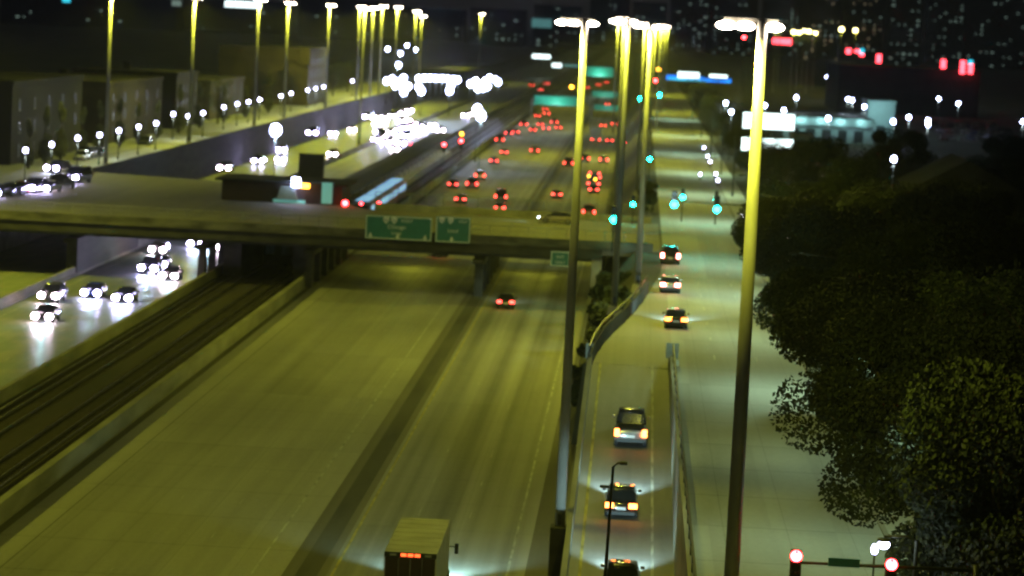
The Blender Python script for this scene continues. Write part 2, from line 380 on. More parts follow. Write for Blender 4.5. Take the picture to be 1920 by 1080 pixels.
# ---------------------------------------------------------------- bridge
DY0, DY1, DYL = 302., 345., 391.
br = empty('bridge', (-40,DY0,0), 'wide concrete road bridge crossing over the expressway', 'bridge')
def bp(mb, name, m, **k):
    o = mb.build(name, m, br, **k); o.location = (40,-DY0,0); return o
b = MB().add([(-76.4,DY0,5.98),(1.8,DY0,5.98),(1.8,DY1,5.98),(-34,DY1,5.98),(-50,DYL-8,5.98),(-76.4,DYL,5.98),
              (-76.4,DY0,5.3),(1.8,DY0,5.3),(1.8,DY1,5.3),(-34,DY1,5.3),(-50,DYL-8,5.3),(-76.4,DYL,5.3)],
             [(0,1,2,3,4,5),(11,10,9,8,7,6),(0,6,7,1),(1,7,8,2),(2,8,9,3),(3,9,10,4),(4,10,11,5),(5,11,6,0)])
bp(b, 'deck', 'deck')
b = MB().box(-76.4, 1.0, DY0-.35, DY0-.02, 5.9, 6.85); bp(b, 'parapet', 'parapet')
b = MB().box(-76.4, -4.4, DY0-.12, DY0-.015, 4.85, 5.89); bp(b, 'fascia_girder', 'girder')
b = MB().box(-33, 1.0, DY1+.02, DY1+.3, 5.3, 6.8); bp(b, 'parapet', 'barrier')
b = MB()
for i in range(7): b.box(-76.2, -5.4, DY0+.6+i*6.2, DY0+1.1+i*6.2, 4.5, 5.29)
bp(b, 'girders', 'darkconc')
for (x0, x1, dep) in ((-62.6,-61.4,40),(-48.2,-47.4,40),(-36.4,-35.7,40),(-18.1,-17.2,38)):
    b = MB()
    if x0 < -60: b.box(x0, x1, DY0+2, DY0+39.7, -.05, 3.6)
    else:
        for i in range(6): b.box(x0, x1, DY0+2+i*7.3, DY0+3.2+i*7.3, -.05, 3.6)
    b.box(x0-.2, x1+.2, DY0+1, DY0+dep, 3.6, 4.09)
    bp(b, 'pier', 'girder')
bp(MB().box(-5.5, -4.4, DY0+.3, DY1-1, -.05, 5.29), 'abutment', 'concrete'); bp(MB().box(-76.4, -75.2, DY0+.3, DYL-1, -.05, 5.29), 'abutment', 'concrete')
rail = MB().box(-76.4, 1.4, DY0-.22, DY0-.16, 7.9, 7.97).box(-76.4, 1.4, DY0-.22, DY0-.16, 7.4, 7.44)
for i in range(38): rail.box(-76+i*2.05, -75.93+i*2.05, DY0-.22, DY0-.16, 6.95, 7.95)
bp(rail, 'railing', 'pole')
for (ux, uy) in ((-27,333),(-12,333),(-54,333),(-27,322),(-12,320)):
    o = MB().box(-.35,.35,-.15,.15,-.12,0).build('underpass_light', 'greypaint', br); o.location = (ux+40,uy-DY0,4.05)
    lamp('POINT', 'lamp_light', br, (ux+40,uy-DY0,3.7), 420 if uy > 330 else 160, YEL, .2)
# far-edge fence
rail = MB().box(-33, 1.0, DY1+.1, DY1+.18, 8.1, 8.18)
for i in range(17): rail.box(-33+i*2.1, -32.9+i*2.1, DY1+.1, DY1+.18, 6.8, 8.1)
bp(rail, 'railing', 'pole')
# block under the bridge in the track zone (stairs to the platform)
sb = empty('station_stairs', (-41.5,318,0), 'dark enclosed stairs from the bridge down to the tracks', 'stairs')
b = MB().box(-46.6, -44.6, 312, 340, -.02, 4.05).box(-38.8, -37.3, 312, 340, -.02, 4.05).box(-44.5,-38.9,330,340,-.02,4.0)
o = b.build('wall', 'darkconc', sb); o.location = (41.5,-318,0)
for i in range(3):
    b = MB().box(-44.2+i*1.9, -43.2+i*1.9, 329.85, 329.95, 1.2, 2.9); o = b.build('window', 'greypaint', sb); o.location = (41.5,-318,0)

def text(s, parent, loc, size, m, rx=90):
    c = bpy.data.curves.new('lettering', 'FONT'); c.body = s; c.size = size; c.align_x = 'CENTER'; c.extrude = .005
    o = bpy.data.objects.new('lettering', c); C.objects.link(o); o.parent = parent; o.location = loc; o.rotation_euler = (R(rx),0,0)
    c.materials.append(M[m]); bpy.context.view_layer.update()
    me = bpy.data.meshes.new_from_object(o.evaluated_get(bpy.context.evaluated_depsgraph_get())); me.name = 'lettering'
    n_ = bpy.data.objects.new('lettering', me); C.objects.link(n_); n_.parent = parent; n_.location = loc; n_.rotation_euler = (R(rx),0,0)
    bpy.data.objects.remove(o); n_.name = 'lettering'; return n_
def sign(name, px0, py0, px1, py1, Y, label, rows_=(), shields=(), arrows=(), lit=0., m='sign_green', frame=True, posts=True, cat='road sign'):
    x0, z1 = atY(px0, py0, Y); x1, z0 = atY(px1, py1, Y); w_, h = x1-x0, z1-z0
    t = empty(name, ((x0+x1)/2, Y, z0), label, cat)
    MB().box(-w_/2, w_/2, -.04, .04, 0, h).build('panel', 'sign_lit' if lit else m, t, bevel=.02)
    if frame:
        f = MB(); e = .09
        f.box(-w_/2+.05, w_/2-.05, -.05, -.042, h-.05-e, h-.05).box(-w_/2+.05, w_/2-.05, -.05, -.042, .05, .05+e).box(-w_/2+.05, -w_/2+.05+e, -.05, -.042, .05+e, h-.05-e).box(w_/2-.05-e, w_/2-.05, -.05, -.042, .05+e, h-.05-e)
        f.build('border', 'sign_white' if not lit else 'sign_green', t)
    for (fx, fz, sz, st) in shields:
        k = sz/2; cx = (fx-.5)*w_; cz = fz*h
        s_ = MB().add([(cx-k,-.06,cz+k),(cx-k*.4,-.06,cz+k*1.15),(cx+k*.4,-.06,cz+k*1.15),(cx+k,-.06,cz+k),(cx+k*1.05,-.06,cz-k*.2),(cx,-.06,cz-k*1.2),(cx-k*1.05,-.06,cz-k*.2)], [(6,5,4,3,2,1,0)]).build('route_shield', 'sign_white', t)
        text(st, t, (cx,-.075,cz-k*.55), sz*.75, 'sign_blue')
    for (fx, fz, sz, st) in rows_: text(st, t, ((fx-.5)*w_, -.06, fz*h), sz, 'sign_white')
    for fx in arrows:
        cx = (fx-.5)*w_
        MB().add([(cx,-.06,.12),(cx-.26,-.06,.36),(cx-.09,-.06,.36),(cx-.09,-.06,.62),(cx+.09,-.06,.62),(cx+.09,-.06,.36),(cx+.26,-.06,.36)], [(6,5,4,3,2,1,0)]).build('arrow', 'sign_white', t)
    if posts == 'gantry':
        p = MB()
        zb = 0 - z0
        for sx in (-w_/2-.6, w_/2+.6): p.box(sx-.15, sx+.15, .1, .4, zb, h*.7)
        p.box(-w_/2-.6, w_/2+.6, .1, .35, h*.6, h*.6+.25).box(-w_/2-.6, w_/2+.6, .1, .35, h*.15, h*.15+.2)
        p.build('gantry', 'pole', t)
    elif posts == 'bracket':
        [MB().box(k_*w_-.06, k_*w_+.06, .04, .5, .2, h-.3).build('bracket', 'darkmetal', t) for k_ in (-.33,.33)]
    if lit: lamp('POINT', 'sign_lamp_light', t, (0,-3.5,-.3), lit, (.75,1,.95), .3)
    return t
sign('guide_sign', 686, 402, 809, 453, DY0-.9, 'large green guide sign with three down arrows on the bridge parapet',
     [(.62,.74,.5,'WEST'),(.47,.46,.6,'Chicago'),(.47,.22,.5,'Loop')], [(.31,.8,.62,'90'),(.43,.8,.62,'94')], (.08,.49,.9), posts='bracket')
sign('guide_sign', 818, 405, 881, 457, DY0-.9, 'smaller green guide sign with one down arrow, right of the large one',
     [(.78,.78,.38,'WEST'),(.5,.40,.52,'Local')], [(.17,.84,.55,'90'),(.42,.84,.55,'94')], (.47,), posts='bracket')
sign('guide_sign', 1033, 470, 1068, 501, DY0-.9, 'small dark green sign hanging low on the bridge near the right abutment', [(.5,.55,.4,'EXIT'),(.5,.2,.4,'ONLY')], posts='bracket')
sign('guide_sign', 1002, 178, 1084, 200, 775, 'bright green overhead sign across the far express lanes', lit=900, posts='gantry', cat='overhead sign')
sign('guide_sign', 1098, 124, 1150, 145, 1150, 'farthest green overhead sign, beside the second tall lamp pole', lit=1500, posts='gantry', cat='overhead sign')
sign('guide_sign', 1110, 170, 1158, 184, 900, 'dim green overhead sign over the far local lanes', lit=350, posts='gantry', cat='overhead sign')
sign('guide_sign', 1114, 195, 1164, 209, 760, 'faint green sign below the dim one over the local lanes', lit=180, posts='gantry', cat='overhead sign')
# ramp signs
for (px, pw, lab) in ((1104, 13, 'grey metal ramp sign on the left wall at the ramp head'), (1260, 24, 'grey metal ramp sign standing on the right wall end')):
    Y = 201; x, z = atY(px, 643, Y); x, z0 = atY(px, 672, Y)
    t = empty('ramp_sign', (x,Y,5.9), lab, 'sign', 'metal signs at the ramp head')
    k = pw*Y/F/2; MB().box(-k, k, -.03, .03, z0-5.9, z-5.9).build('panel', 'sign_back', t, bevel=.02)
    MB().box(-.05, .05, .035, .12, 0, z-5.95).build('post', 'pole', t)
    MB().box(-k*.6, -k*.1, -.03, .03, z0-6.5, z0-6.0).box(k*.3, k*1.1, -.03, .03, z0-6.5, z0-6.0).build('small_plate', 'sign_white', t)

# ---------------------------------------------------------------- high lamp poles

def tall(side, h, small=False):
    t = empty('tall_lamp_pole', (0,0,0))
    k = h/24.
    MB().tube([(0,0,0),(0,0,h*.5),(0,0,h)], [.29,.24,.18], 14).build('pole', 'pole', t, smooth=True)
    MB().tube([(0,0,-.02),(0,0,.7)], [.6,.45], 12).build('base', 'concrete', t)
    for zz in (h*.35, h*.68): MB().tube([(0,0,zz-.15),(0,0,zz+.15)], [.275-.1*zz/h,.27-.1*zz/h], 14).build('joint_collar', 'pole', t)
    MB().box(-.12,.12,-.33,-.2,.9,1.5).build('hand_hole_cover', 'darkmetal', t)
    MB().box(-1.35, .55, -.06, .06, h-.08, h+.07).build('arm', 'pole', t).scale = (side,1,1)
    for x in ((-1.25,-.6,.4)):
        MB().ell((0,0,0), (.36,.24,.16)).build('luminaire', 'sodium', t, smooth=True).location = (x*side,0,h-.22)
    return t
poles = [ # px top, py top, Y, base z, side, power factor, label
 (1430,44,98,5.9,1,'thickest lamp pole in front, between ramp and frontage road'),
 (1097,40,152,1.9,1,'lamp pole rising from the dark pedestal beside the local lanes'),
 (1179,38,235,5.9,1,'slim lamp pole on the planted bank by the curved parapet'),
 (1221,48,256,5.9,1,'lamp pole at the end of the curved parapet'),
 (1171,34,330,5.9,1,'lamp pole just behind the bridge, left in the central cluster'),
 (1210,44,400,5.9,1,'lamp pole behind the bridge, middle of the central cluster'),
 (1230,47,500,5.9,1,'lamp pole right of the central cluster, first of the thin ones'),
 (1240,48,640,5.9,1,'lamp pole right of the central cluster, second of the thin ones'),
 (1247,49,800,5.9,1,'lamp pole right of the central cluster, third of the thin ones'),
 (1253,50,1000,5.9,1,'lamp pole right of the central cluster, thinnest and farthest'),
 (1160,42,620,5.9,1,'thin far lamp pole at the left edge of the central cluster'),
 (209,-16,404,5.9,-1,'leftmost lamp pole, its head above the picture'),
 (365,-6,480,5.9,-1,'lamp pole second from the left, its head cut by the picture edge'),
 (486,-1,560,5.9,-1,'lamp pole third from the left'),
 (541,5,607,5.9,-1,'lamp pole fourth from the left, above the parapet-lit building'),
 (618,9,688,5.9,-1,'lamp pole fifth from the left, standing alone'),
 (675,12,760,5.9,-1,'first of the far left cluster of lamp poles'),
 (684,15,631,.0,-1,'second of the far left cluster of lamp poles'),
 (700,14,800,5.9,-1,'third of the far left cluster of lamp poles'),
 (717,11,828,5.9,-1,'fourth of the far left cluster of lamp poles'),
 (745,13,876,5.9,-1,'fifth of the far left cluster of lamp poles'),
 (780,21,948,5.9,-1,'sixth of the far left cluster, lower than its neighbours'),
 (791,30,973,5.9,-1,'seventh of the far left cluster, lowest of them'),
 (902,26,1330,5.9,-1,'single far lamp pole between the left cluster and the centre'),
 # out of the picture, but they light the road
 (None,(-4.9,-12),0,0,1,'lamp pole standing before the picture on the local lanes side'),
 (None,(-77,170),0,5.9,-1,'lamp pole outside the left edge, nearer one'),
 (None,(-77,290),0,5.9,-1,'lamp pole outside the left edge, farther one'),
]
protos = {}
for p in poles:
    px, py, Y, bz, side, lab = p
    if px is None: x, Y = py; zt = 30.3
    else: x, zt = atY(px, py, Y)
    zt += .1; h = zt-bz
    key = (side, round(h))
    if key not in protos:
        t = protos[key] = tall(side, h); hh = h; t['_h'] = h
    else:
        t = copy_tree(protos[key]); hh = protos[key]['_h']; t.scale = (1,1,h/hh)
    if 300 < Y and side > 0: t.scale = (.72,.72,t.scale[2])
    t.location = (x, Y, bz); tag(t, 'galvanised '+lab, 'lamp pole', 'tall lamp poles along the expressway')
    pw = {98:16500,152:10500,235:11000,256:7500}.get(Y, 14000) if side > 0 else (17000 if px else 32000)
    if Y < 0: pw = 24000
    lamp('SPOT', 'lamp_light', t, (-.55*side, 0, hh-.75), pw, YEL, .35, size=166, blend=.55)
for t in protos.values():
    if '_h' in t: del t['_h']
pd = MB().box(-.5, .5, -.6, .6, 0, 2.7); px_, _z = atY(1097,40,152)
tag(pd.build('pole_pedestal', 'girder', bevel=.05), 'dark block carrying the lamp pole beside the local lanes', 'pedestal').location = (px_,152,0)
# far yellow lamp poles on the right
fp = None; i = 0
for (px, py, Y) in ((1455,58,1150),(1463,55,1300),(1488,60,1080),(1498,61,1200),(1508,58,1300),(1517,59,1140),(1529,62,1260),(1578,55,1000),(1604,57,1100)):
    x, zt = atY(px, py, Y); h = zt-5.9
    if fp is None:
        fp = t = empty('lamp_pole', (0,0,0)); fh = h
        MB().tube([(0,0,0),(0,0,h)], [.25,.15], 8).build('pole', 'pole', t)
        MB().ell((0,0,h), (.85,.5,.75), 10, 6).build('luminaire', 'sodium_far', t, smooth=True)
    else: t = copy_tree(fp); t.scale = (1,1,h/fh)
    t.location = (x,Y,5.9); tag(t, 'far yellow lamp pole, %s from the left in the row at the upper right' % ordinal(i), 'lamp pole', 'far yellow lamps at the upper right'); i += 1
    lamp('POINT', 'lamp_light', t, (0,0,fh-1.6), 2500, YEL, .3)

# ---------------------------------------------------------------- small street lamps
def lampproto(name, h, r, m):
    t = empty(name, (0,0,0))
    MB().tube([(0,0,0),(0,0,h*.3),(0,0,h-r)], [.11,.07,.06], 8).build('post', 'darkmetal', t, smooth=True)
    MB().tube([(0,0,0),(0,0,.5)], [.2,.14], 8).build('base', 'darkmetal', t)
    MB().ell((0,0,h), (r,r,r*1.15), 12, 8).build('lamp_head', m, t, smooth=True)
    MB().tube([(0,0,h-r*1.25),(0,0,h-r*.95)], [.1,.16], 8).build('collar', 'darkmetal', t)
    return t
def scatter(name, h, r, m, pts, zb, cat, group, labf, power=0, col=(.85,.95,1), rr=None):
    pr = None
    for i, (px, py, *ex) in enumerate(pts):
        Z = zb + h; x, Y = at(px, py, Z)
        if pr is None: pr = t = lampproto(name, h, r, m)
        else: t = copy_tree(pr)
        t.location = (x, Y, zb); s = ex[0] if ex else 1
        if s != 1: t.scale = (s, s, 1)
        tag(t, labf(i), cat, group)
    return
def scatter_l(name, h, r, m, pts, zb, cat, group, labf, power, col):
    n0 = len(C.objects); pr = None
    for i, (px, py, *ex) in enumerate(pts):
        x, Y = at(px, py, zb+h)
        if pr is None: pr = t = lampproto(name, h, r, m); trees = [t]
        else: t = copy_tree(pr); trees.append(t)
        t.location = (x, Y, zb); tag(t, labf(i), cat, group)
    for i, t in enumerate(trees):
        s = pts[i][2] if len(pts[i]) > 2 else 1
        lamp('POINT', 'lamp_light', t, (0,0,h-r-.45), power*s, col, .25)
left_globes = [(48,282),(97,271),(146,259),(187,253),(223,245,2.2),(260,238),(293,231),(325,214),(353,218),(381,212),(420,201),(445,195),(466,191),(487,187),(527,180),(546,175),(577,169),(592,166),(607,163),(661,152)]
scatter_l('globe_lamp', 4.5, .3, 'globe', left_globes, 5.9, 'street lamp', 'globe lamps along the left pavement', lambda i: 'white globe street lamp, %s from the left along the left pavement' % ordinal(i), 420, (.85,.95,.9))
lot = [(1361,193),(1371,210),(1493,183,1.5),(1598,188,1.5),(1590,186),(1621,200),(1553,222),(1675,228),(1704,220),(1740,226,1.4),(1740,233),(1550,144),(1608,145),(1652,147),(1700,150),(1745,152),(1758,145),(1760,185),(1797,194),(1676,298),(1918,228),(1470,207),(1434,198)]
scatter_l('parking_lot_lamp', 9, .36, 'led', lot, 5.9, 'lot lamp', 'white lamps over the parking lots at the right', lambda i: 'blue-white lot lamp at the upper right, ' + ['left of the thick pole, upper of a pair','left of the thick pole, lower of a pair','bright one above the lit store','bright one left of the white block','small twin touching the bright one','small one right of the bright pair','starry one at the store fascia','over the dark trees left of the parked cars','small one above the parked cars','bright one at the corner of the parked cars','just under the bright corner one','first of the upper row','second of the upper row','third of the upper row','fourth of the upper row','fifth of the upper row','sixth of the upper row','small one right of the white block','wide one at far right','nearest one alone among dark trees','cut by the right picture edge','on the edge of the glowing upper sign','just right of the thick pole'][i], 700, (.75,.95,1))
scatter_l('flood_lamp', 11, .85, 'led', [(727,92),(763,85),(779,93,1.5),(751,100),(747,122,1.5),(895,205,1.6),(902,217,1),(517,244,1.6)], 0, 'flood lamp', 'tall flood lamps around the far junction', lambda i: 'blue-white flood lamp at the far junction, ' + ['upper left one','upper small one','upper right starry one','small one under the upper pair','cyan one above the bright cluster','big starry one right of the oncoming cars','lower twin of the big starry one','starry one alone at the left above the headlights'][i], 1500, (.6,.85,1))
# bright row of lamps on the far cross bridge
pts = [(725,152),(735,148),(745,153),(752,160),(757,146),(741,160),(765,162),(757,172),(785,147),(785,163),(790,171),(796,146),(807,146),(818,147),(829,147),(840,148),(850,149),(858,150),(845,162),(843,170),(882,157),(892,152),(900,158),(910,152),(918,146),(928,149),(905,165),(914,162),(896,166),(934,154)]
scatter_l('viaduct_lamp', 6, .75, 'led', pts, 6, 'viaduct lamp', 'crowded white lamps on the far viaduct', lambda i: 'white lamp on the far viaduct, %s of the crowded row' % ordinal(i), 500, (.7,.85,1))
scatter('bollard_light', .9, .2, 'globe', [(1320,277),(1327,293),(1332,303),(1342,326),(1346,338),(1313,327,.6)], 6.05, 'bollard light', 'low white lights along the right kerb', lambda i: 'low white light at the right kerb beyond the junction, %s from the top' % ordinal(i))
scatter('path_light', 3.5, .2, 'globe', [(1393,405),(1640,1030,.7)], 5.95, 'path light', 'small lights showing through the right trees', lambda i: ['small white light left of the thick pole by the junction','small pale light beside the white bowl lamp'][i])

# frontage road lamps (heads hide in the trees): they light the pale road
pr = None
for i, Y in enumerate((110, 132, 160, 190, 222, 256, 290, 352, 410, 470, 540, 630, 740)):
    if pr is None:
        pr = t = empty('street_lamp', (0,0,0))
        MB().tube([(0,0,0),(0,0,8.6),(-.4,0,9.1),(-3.0,0,9.3)], [.11,.08,.06,.05], 8).build('post', 'darkmetal', t, smooth=True)
        MB().ell((-3.3,0,9.27), (.36,.15,.08), 10, 6).build('lamp_head', 'darkmetal', t, smooth=True); MB().ell((-3.3,0,9.2), (.2,.08,.04), 10, 6).build('lens', 'glass', t, smooth=True)
        MB().tube([(0,0,0),(0,0,.6)], [.2,.16], 8).build('base', 'darkmetal', t)
        cps = [t]
    else: t = copy_tree(pr); cps.append(t)
    t.location = (12.9, Y, 6.0)
    tag(t, 'street lamp on the right pavement among the trees, %s from the front' % ordinal(i), 'street lamp', 'street lamps along the right pavement')
for i, t in enumerate(cps): lamp('SPOT', 'lamp_light', t, (-3.6,0,8.9), (700,2400,1500,4600,3400,6000,4600,6400,5800,7000,5600,6400,6000)[i], (.62,.95,.66), 1.0, size=166, blend=.8)

# ---------------------------------------------------------------- vehicles
def ring(y, hw, z0, z1, tum=.0, rnd=.12):
    return [(-hw*.92,y,z0),(hw*.92,y,z0),(hw,y,z0+rnd),(hw*(1-tum*.4),y,(z0+z1)/2),(hw*(1-tum),y,z1-rnd*.6),(hw*(1-tum)-rnd,y,z1),(-hw*(1-tum)+rnd,y,z1),(-hw*(1-tum),y,z1-rnd*.6),(-hw*(1-tum*.4),y,(z0+z1)/2),(-hw,y,z0+rnd)]
def make_car(kind, pnt, heads, tails, box=False, plate=True):
    nm = {'sedan':'sedan','suv':'suv','pickup':'pickup_truck','van':'van'}[kind]
    t = empty(nm, (0,0,0))
    pm = PAINT[pnt]
    if kind == 'sedan': L, W, bz, bt, H = 4.6, .91, .28, .92, 1.44
    elif kind == 'suv': L, W, bz, bt, H = 4.75, .96, .34, 1.08, 1.74
    elif kind == 'van': L, W, bz, bt, H = 5.2, 1.0, .36, 1.1, 2.1
    else: L, W, bz, bt, H = 5.7, 1.0, .42, 1.14, 1.88
    h = L/2
    # front of the car is +Y, rear -Y
    if kind == 'pickup':
        st = [(-h,.93,bz+.1,bt-.06),(-h+.12,.99,bz,bt),(-h+.6,1,bz,bt),(h-1.6,1,bz,bt),(h-.7,.98,bz,bt-.04),(h-.15,.92,bz,bt-.16),(h,.84,bz+.12,bt-.34)]
    elif kind == 'sedan':
        st = [(-h,.86,bz+.14,bt-.12),(-h+.15,.95,bz,bt+.03),(-h+.9,1,bz,bt),(h-1.9,1,bz,bt),(h-1.0,.97,bz,bt-.1),(h-.25,.9,bz,bt-.25),(h,.8,bz+.12,bt-.38)]
    else:
        st = [(-h,.9,bz+.12,bt-.04),(-h+.12,.97,bz,bt+.02),(-h+.8,1,bz,bt),(h-1.7,1,bz,bt),(h-.9,.98,bz,bt-.06),(h-.2,.92,bz,bt-.2),(h,.83,bz+.12,bt-.36)]
    MB().loft([ring(y, W*k, a, c, .05) for (y,k,a,c) in st]).build('body', pm, t, smooth=True)
    # cabin glass + roof
    if kind == 'sedan': cab = [(-h+.55,bt-.02),(-h+1.25,H-.06),(-h+1.9,H),(-h+2.7,H-.03),(-h+3.55,bt-.05)]
    elif kind == 'suv': cab = [(-h+.08,bt),(-h+.42,H-.08),(-h+1.2,H),(-h+2.9,H-.03),(-h+3.7,bt-.03)]
    elif kind == 'van': cab = [(-h+.05,bt),(-h+.16,H-.06),(-h+1.0,H),(-h+3.6,H-.05),(-h+4.6,bt-.05)]
    else: cab = [(-h+2.05,bt),(-h+2.25,H-.08),(-h+2.8,H),(-h+3.5,H-.02),(-h+4.35,bt-.03)]
    rg = []
    for (y, z) in cab: rg.append([(-W*.93,y,bt-.12),(W*.93,y,bt-.12),(W*.9,y,bt+(z-bt)*.4),(W*.78,y,z-.02),(W*.6,y,z),(-W*.6,y,z),(-W*.78,y,z-.02),(-W*.9,y,bt+(z-bt)*.4)])
    MB().loft(rg).build('windows', 'glass', t, smooth=False)
    mid = cab[1:4]; rr_ = []
    for i, (y, z) in enumerate([(mid[0][0]-.02,mid[0][1])]+mid[1:2]+[mid[2]]):
        rr_.append([(-W*.8,y,z-.07),(W*.8,y,z-.07),(W*.76,y,z+.0),(W*.4,y,z+.035),(0,y,z+.045),(-W*.4,y,z+.035),(-W*.76,y,z+.0)])
    MB().loft(rr_).build('roof', PAINT['black'] if kind == 'pickup' else pm, t, smooth=True)
    if kind == 'pickup':
        b = MB().box(-W*.8, W*.8, -h+.14, -h+1.95, bt+.001, bt+.012); b.build('cargo_bed', 'darkmetal', t)
    # wheels
    wr = .34 if kind == 'sedan' else .38
    for sx in (-1, 1):
        for wy in (-h+.95, h-.95):
            wl = MB().tube([(-.11,0,0),(.11,0,0)], wr, 14).build('wheel', 'tyre', t); wl.location = (sx*(W-.12), wy, wr)
            MB().tube([(-.12,0,0),(.12,0,0)], wr*.6, 10).build('rim', 'rim', wl)
    # lamps
    tz = bt-.14; 
    for sx in (-1, 1):
        if kind in ('pickup','suv','van'): MB().box(-.15,.15,-.07,.05,-.26,.2).build('taillight', tails, t, bevel=.02).location = (sx*(W-.15), -h-.02, tz+.03)
        else: MB().box(-.23,.23,-.07,.08,-.14,.13).build('taillight', tails, t, bevel=.02).location = (sx*(W-.26), -h-.01, tz+.02)
        MB().ell((0,0,0), (.34,.16,.29) if heads in ('head','headwarm') else (.17,.07,.12), 10, 6).build('headlight', heads, t, smooth=True).location = (sx*(W-(.26 if heads in ('head','headwarm') else .42)), h-.04, bt-.33)
        MB().box(-.1,.1,-.06,.06,-.07,.08).build('mirror', pm, t, bevel=.02).location = (sx*(W+.09), cab[-1][0]-.45, bt+.05)
    MB().box(-.26,.26,-.02,.02,-.08,.08).build('number_plate', 'plate', t).location = (0, -h-.005, bz+.36)
    MB().box(-W*.86,W*.86,-.05,.05,-.12,.1).build('bumper', 'darkmetal', t, bevel=.03).location = (0, -h+.0, bz+.1)
    return t
cache = {}
def car(kind, pnt, heads, tails):
    k = (kind, pnt, heads, tails)
    if k not in cache: cache[k] = make_car(*k); t = cache[k]; t['_new'] = 1; return t
    return copy_tree(cache[k])
placed = []   # defer headlight beams so copies do not inherit them
def put(kind, pnt, px, py, z, mode, label=None, rzv=0., beam=0, zl=.8, cat=None, group=None, heads=None, tails=None):
    tilt = 0
    if z == 'ramp':
        z = 4.
        for _ in range(12): x, Y = at(px, py, z+zl); z = rz(Y+2.3)+.01
        tilt = math.atan((rz(Y+4)-rz(Y+.5))/3.5)
    x, Y = at(px, py, z+zl)
    if mode == 'away': t = car(kind, pnt, 'headoff', tails or 'tail'); Y += 2.3; rot = rzv
    else: t = car(kind, pnt, heads or 'head', 'redlens'); Y += 2.2; rot = math.pi+rzv
    if '_new' in t: del t['_new']
    t.location = (x, Y, z); t.rotation_euler = (tilt,0,rot)
    t['category'] = cat or {'sedan':'car','suv':'car','pickup':'pickup truck','van':'van'}[kind]
    if group: t['group'] = group
    if label: t['label'] = label
    placed.append((t, beam, mode)); return t
PN = dict(black='black', white='white', silver='silver', grey='dark grey', red='red', blue='dark blue', beige='beige')
# near cars, labelled by hand
put('pickup','silver',1183,803,'ramp','away','silver pickup truck with a black cab driving up the ramp',beam=5, tails='tailnear', zl=1.0)
put('sedan','black',1165,943,'ramp','away','black sedan with orange tail lights on the ramp behind the pickup',beam=5, tails='tailnear')
put('sedan','black',1166,1093,'ramp','away','black sedan at the lower picture edge on the ramp',beam=5, tails='tailnear')
put('sedan','black',1268,599,5.94,'away','black sedan with orange tail lights, nearest on the frontage road',beam=5, tails='tailnear')
put('sedan','silver',1257,534,5.94,'away','silver sedan braking with a glowing high brake light on the frontage road',beam=.6, tails='brake')
put('suv','black',1257,482,5.94,'away','dark car braking at the green signals, farthest of three on the frontage road',beam=1, tails='brake')
put('sedan','black',948,566,0,'away','lone black car in the local lanes before the bridge',beam=.6)
put('sedan','grey',825,471,0,'away','dark car passing under the bridge below the guide signs',beam=1)
# outbound cars beyond the bridge: (px, py)
out = [(849,345),(885,346),(900,330),(863,373),(939,370),(937,389),(1044,364),(926,301),(945,285),(937,263),(954,250),(967,247),(1002,283),(982,234),(999,243),(1013,233),(1024,241),(1039,230),(1047,239),(1022,204),(1025,213),(1008,217),(1066,307),(1097,298),(1132,300),(1113,355),(1104,399),(1143,263),(1131,235),(1153,233),(1139,195),(997,160),(1025,157),(1014,168),(1101,164),(1122,159),(1137,154),(1186,317)]
lanes = {}
for (px, py) in out:
    x, Y = at(px, py, .8)
    if px == 1186: key = 'on the right shoulder of the local lanes'
    elif x < -30: key = 'in the left express lanes'
    elif x < -26: key = 'in the middle express lanes'
    elif x < -18: key = 'in the right express lanes'
    elif x < -12: key = 'in the left local lane'
    else: key = 'in the right local lane'
    lanes.setdefault(key, []).append((Y, px, py))
kinds = ['sedan','suv','sedan','sedan','van','suv','sedan','pickup']; cols = ['black','silver','grey','white','black','red','blue','grey']
ci = 0
for key, L in lanes.items():
    for i, (Y, px, py) in enumerate(sorted(L)):
        k, c = kinds[ci % 8], cols[(ci*3) % 8]; ci += 1
        put(k, c, px, py, 0, 'away', 'red-lit %s heading away %s, %s past the bridge' % ({'suv':'car','van':'van','pickup':'pickup','sedan':'sedan'}[k], key, ordinal(i)), beam=.7 if Y < 620 else 0, group='cars heading away beyond the bridge')
# oncoming cars, near side of the bridge
near = [('suv','grey',91,556,'headwarm','beside the barrier, upper left of the two leftmost cars'),('sedan','black',79,592,'headwarm','nearest of all at the left edge'),('sedan','blue',170,548,'head','third from the left before the bridge'),('sedan','black',229,557,'head','fourth from the left, nearest to the tracks wall'),
 ('suv','black',277,504,'head','left in the middle bunch'),('sedan','grey',316,516,'headwarm','lowest right in the middle bunch'),('sedan','grey',295,467,'headwarm','uppermost in the middle bunch'),('sedan','black',296,494,'head','hidden between the middle bunch cars'),
 ('suv','black',402,438,'head','just coming out from under the bridge'),('sedan','grey',367,456,'head','left in the far bunch by the bridge'),('sedan','blue',420,463,'headwarm','right in the far bunch, next to the tracks wall'),('sedan','black',390,457,'head','centre of the far bunch by the bridge')]
for (k, c, px, py, hd, lab) in near:
    put(k, c, px, py, 0, 'toward', '%s %s with glaring headlights, %s' % (PN[c], 'car' if k == 'suv' else k, lab), beam=1, zl=.65, group='oncoming cars before the bridge', heads=hd)
onc = [(420,314),(484,303),(528,280),(526,298),(623,290),(740,280),(722,268),(735,262),(752,268),(748,255),(763,256),(770,247),(780,251),(782,242),(792,246),(797,238),(805,241),(812,235),(720,249),(709,248),(733,250),(745,243),(757,240),(768,238),(776,234),(706,232),(718,233),(709,220),(722,221),(735,218),(746,213),(758,213),(768,208),(660,243),(585,250),(624,250),(882,212),(873,217),(826,245),(704,262),(716,258),(786,238),(752,229),(766,226),(690,220)]
grp = {}
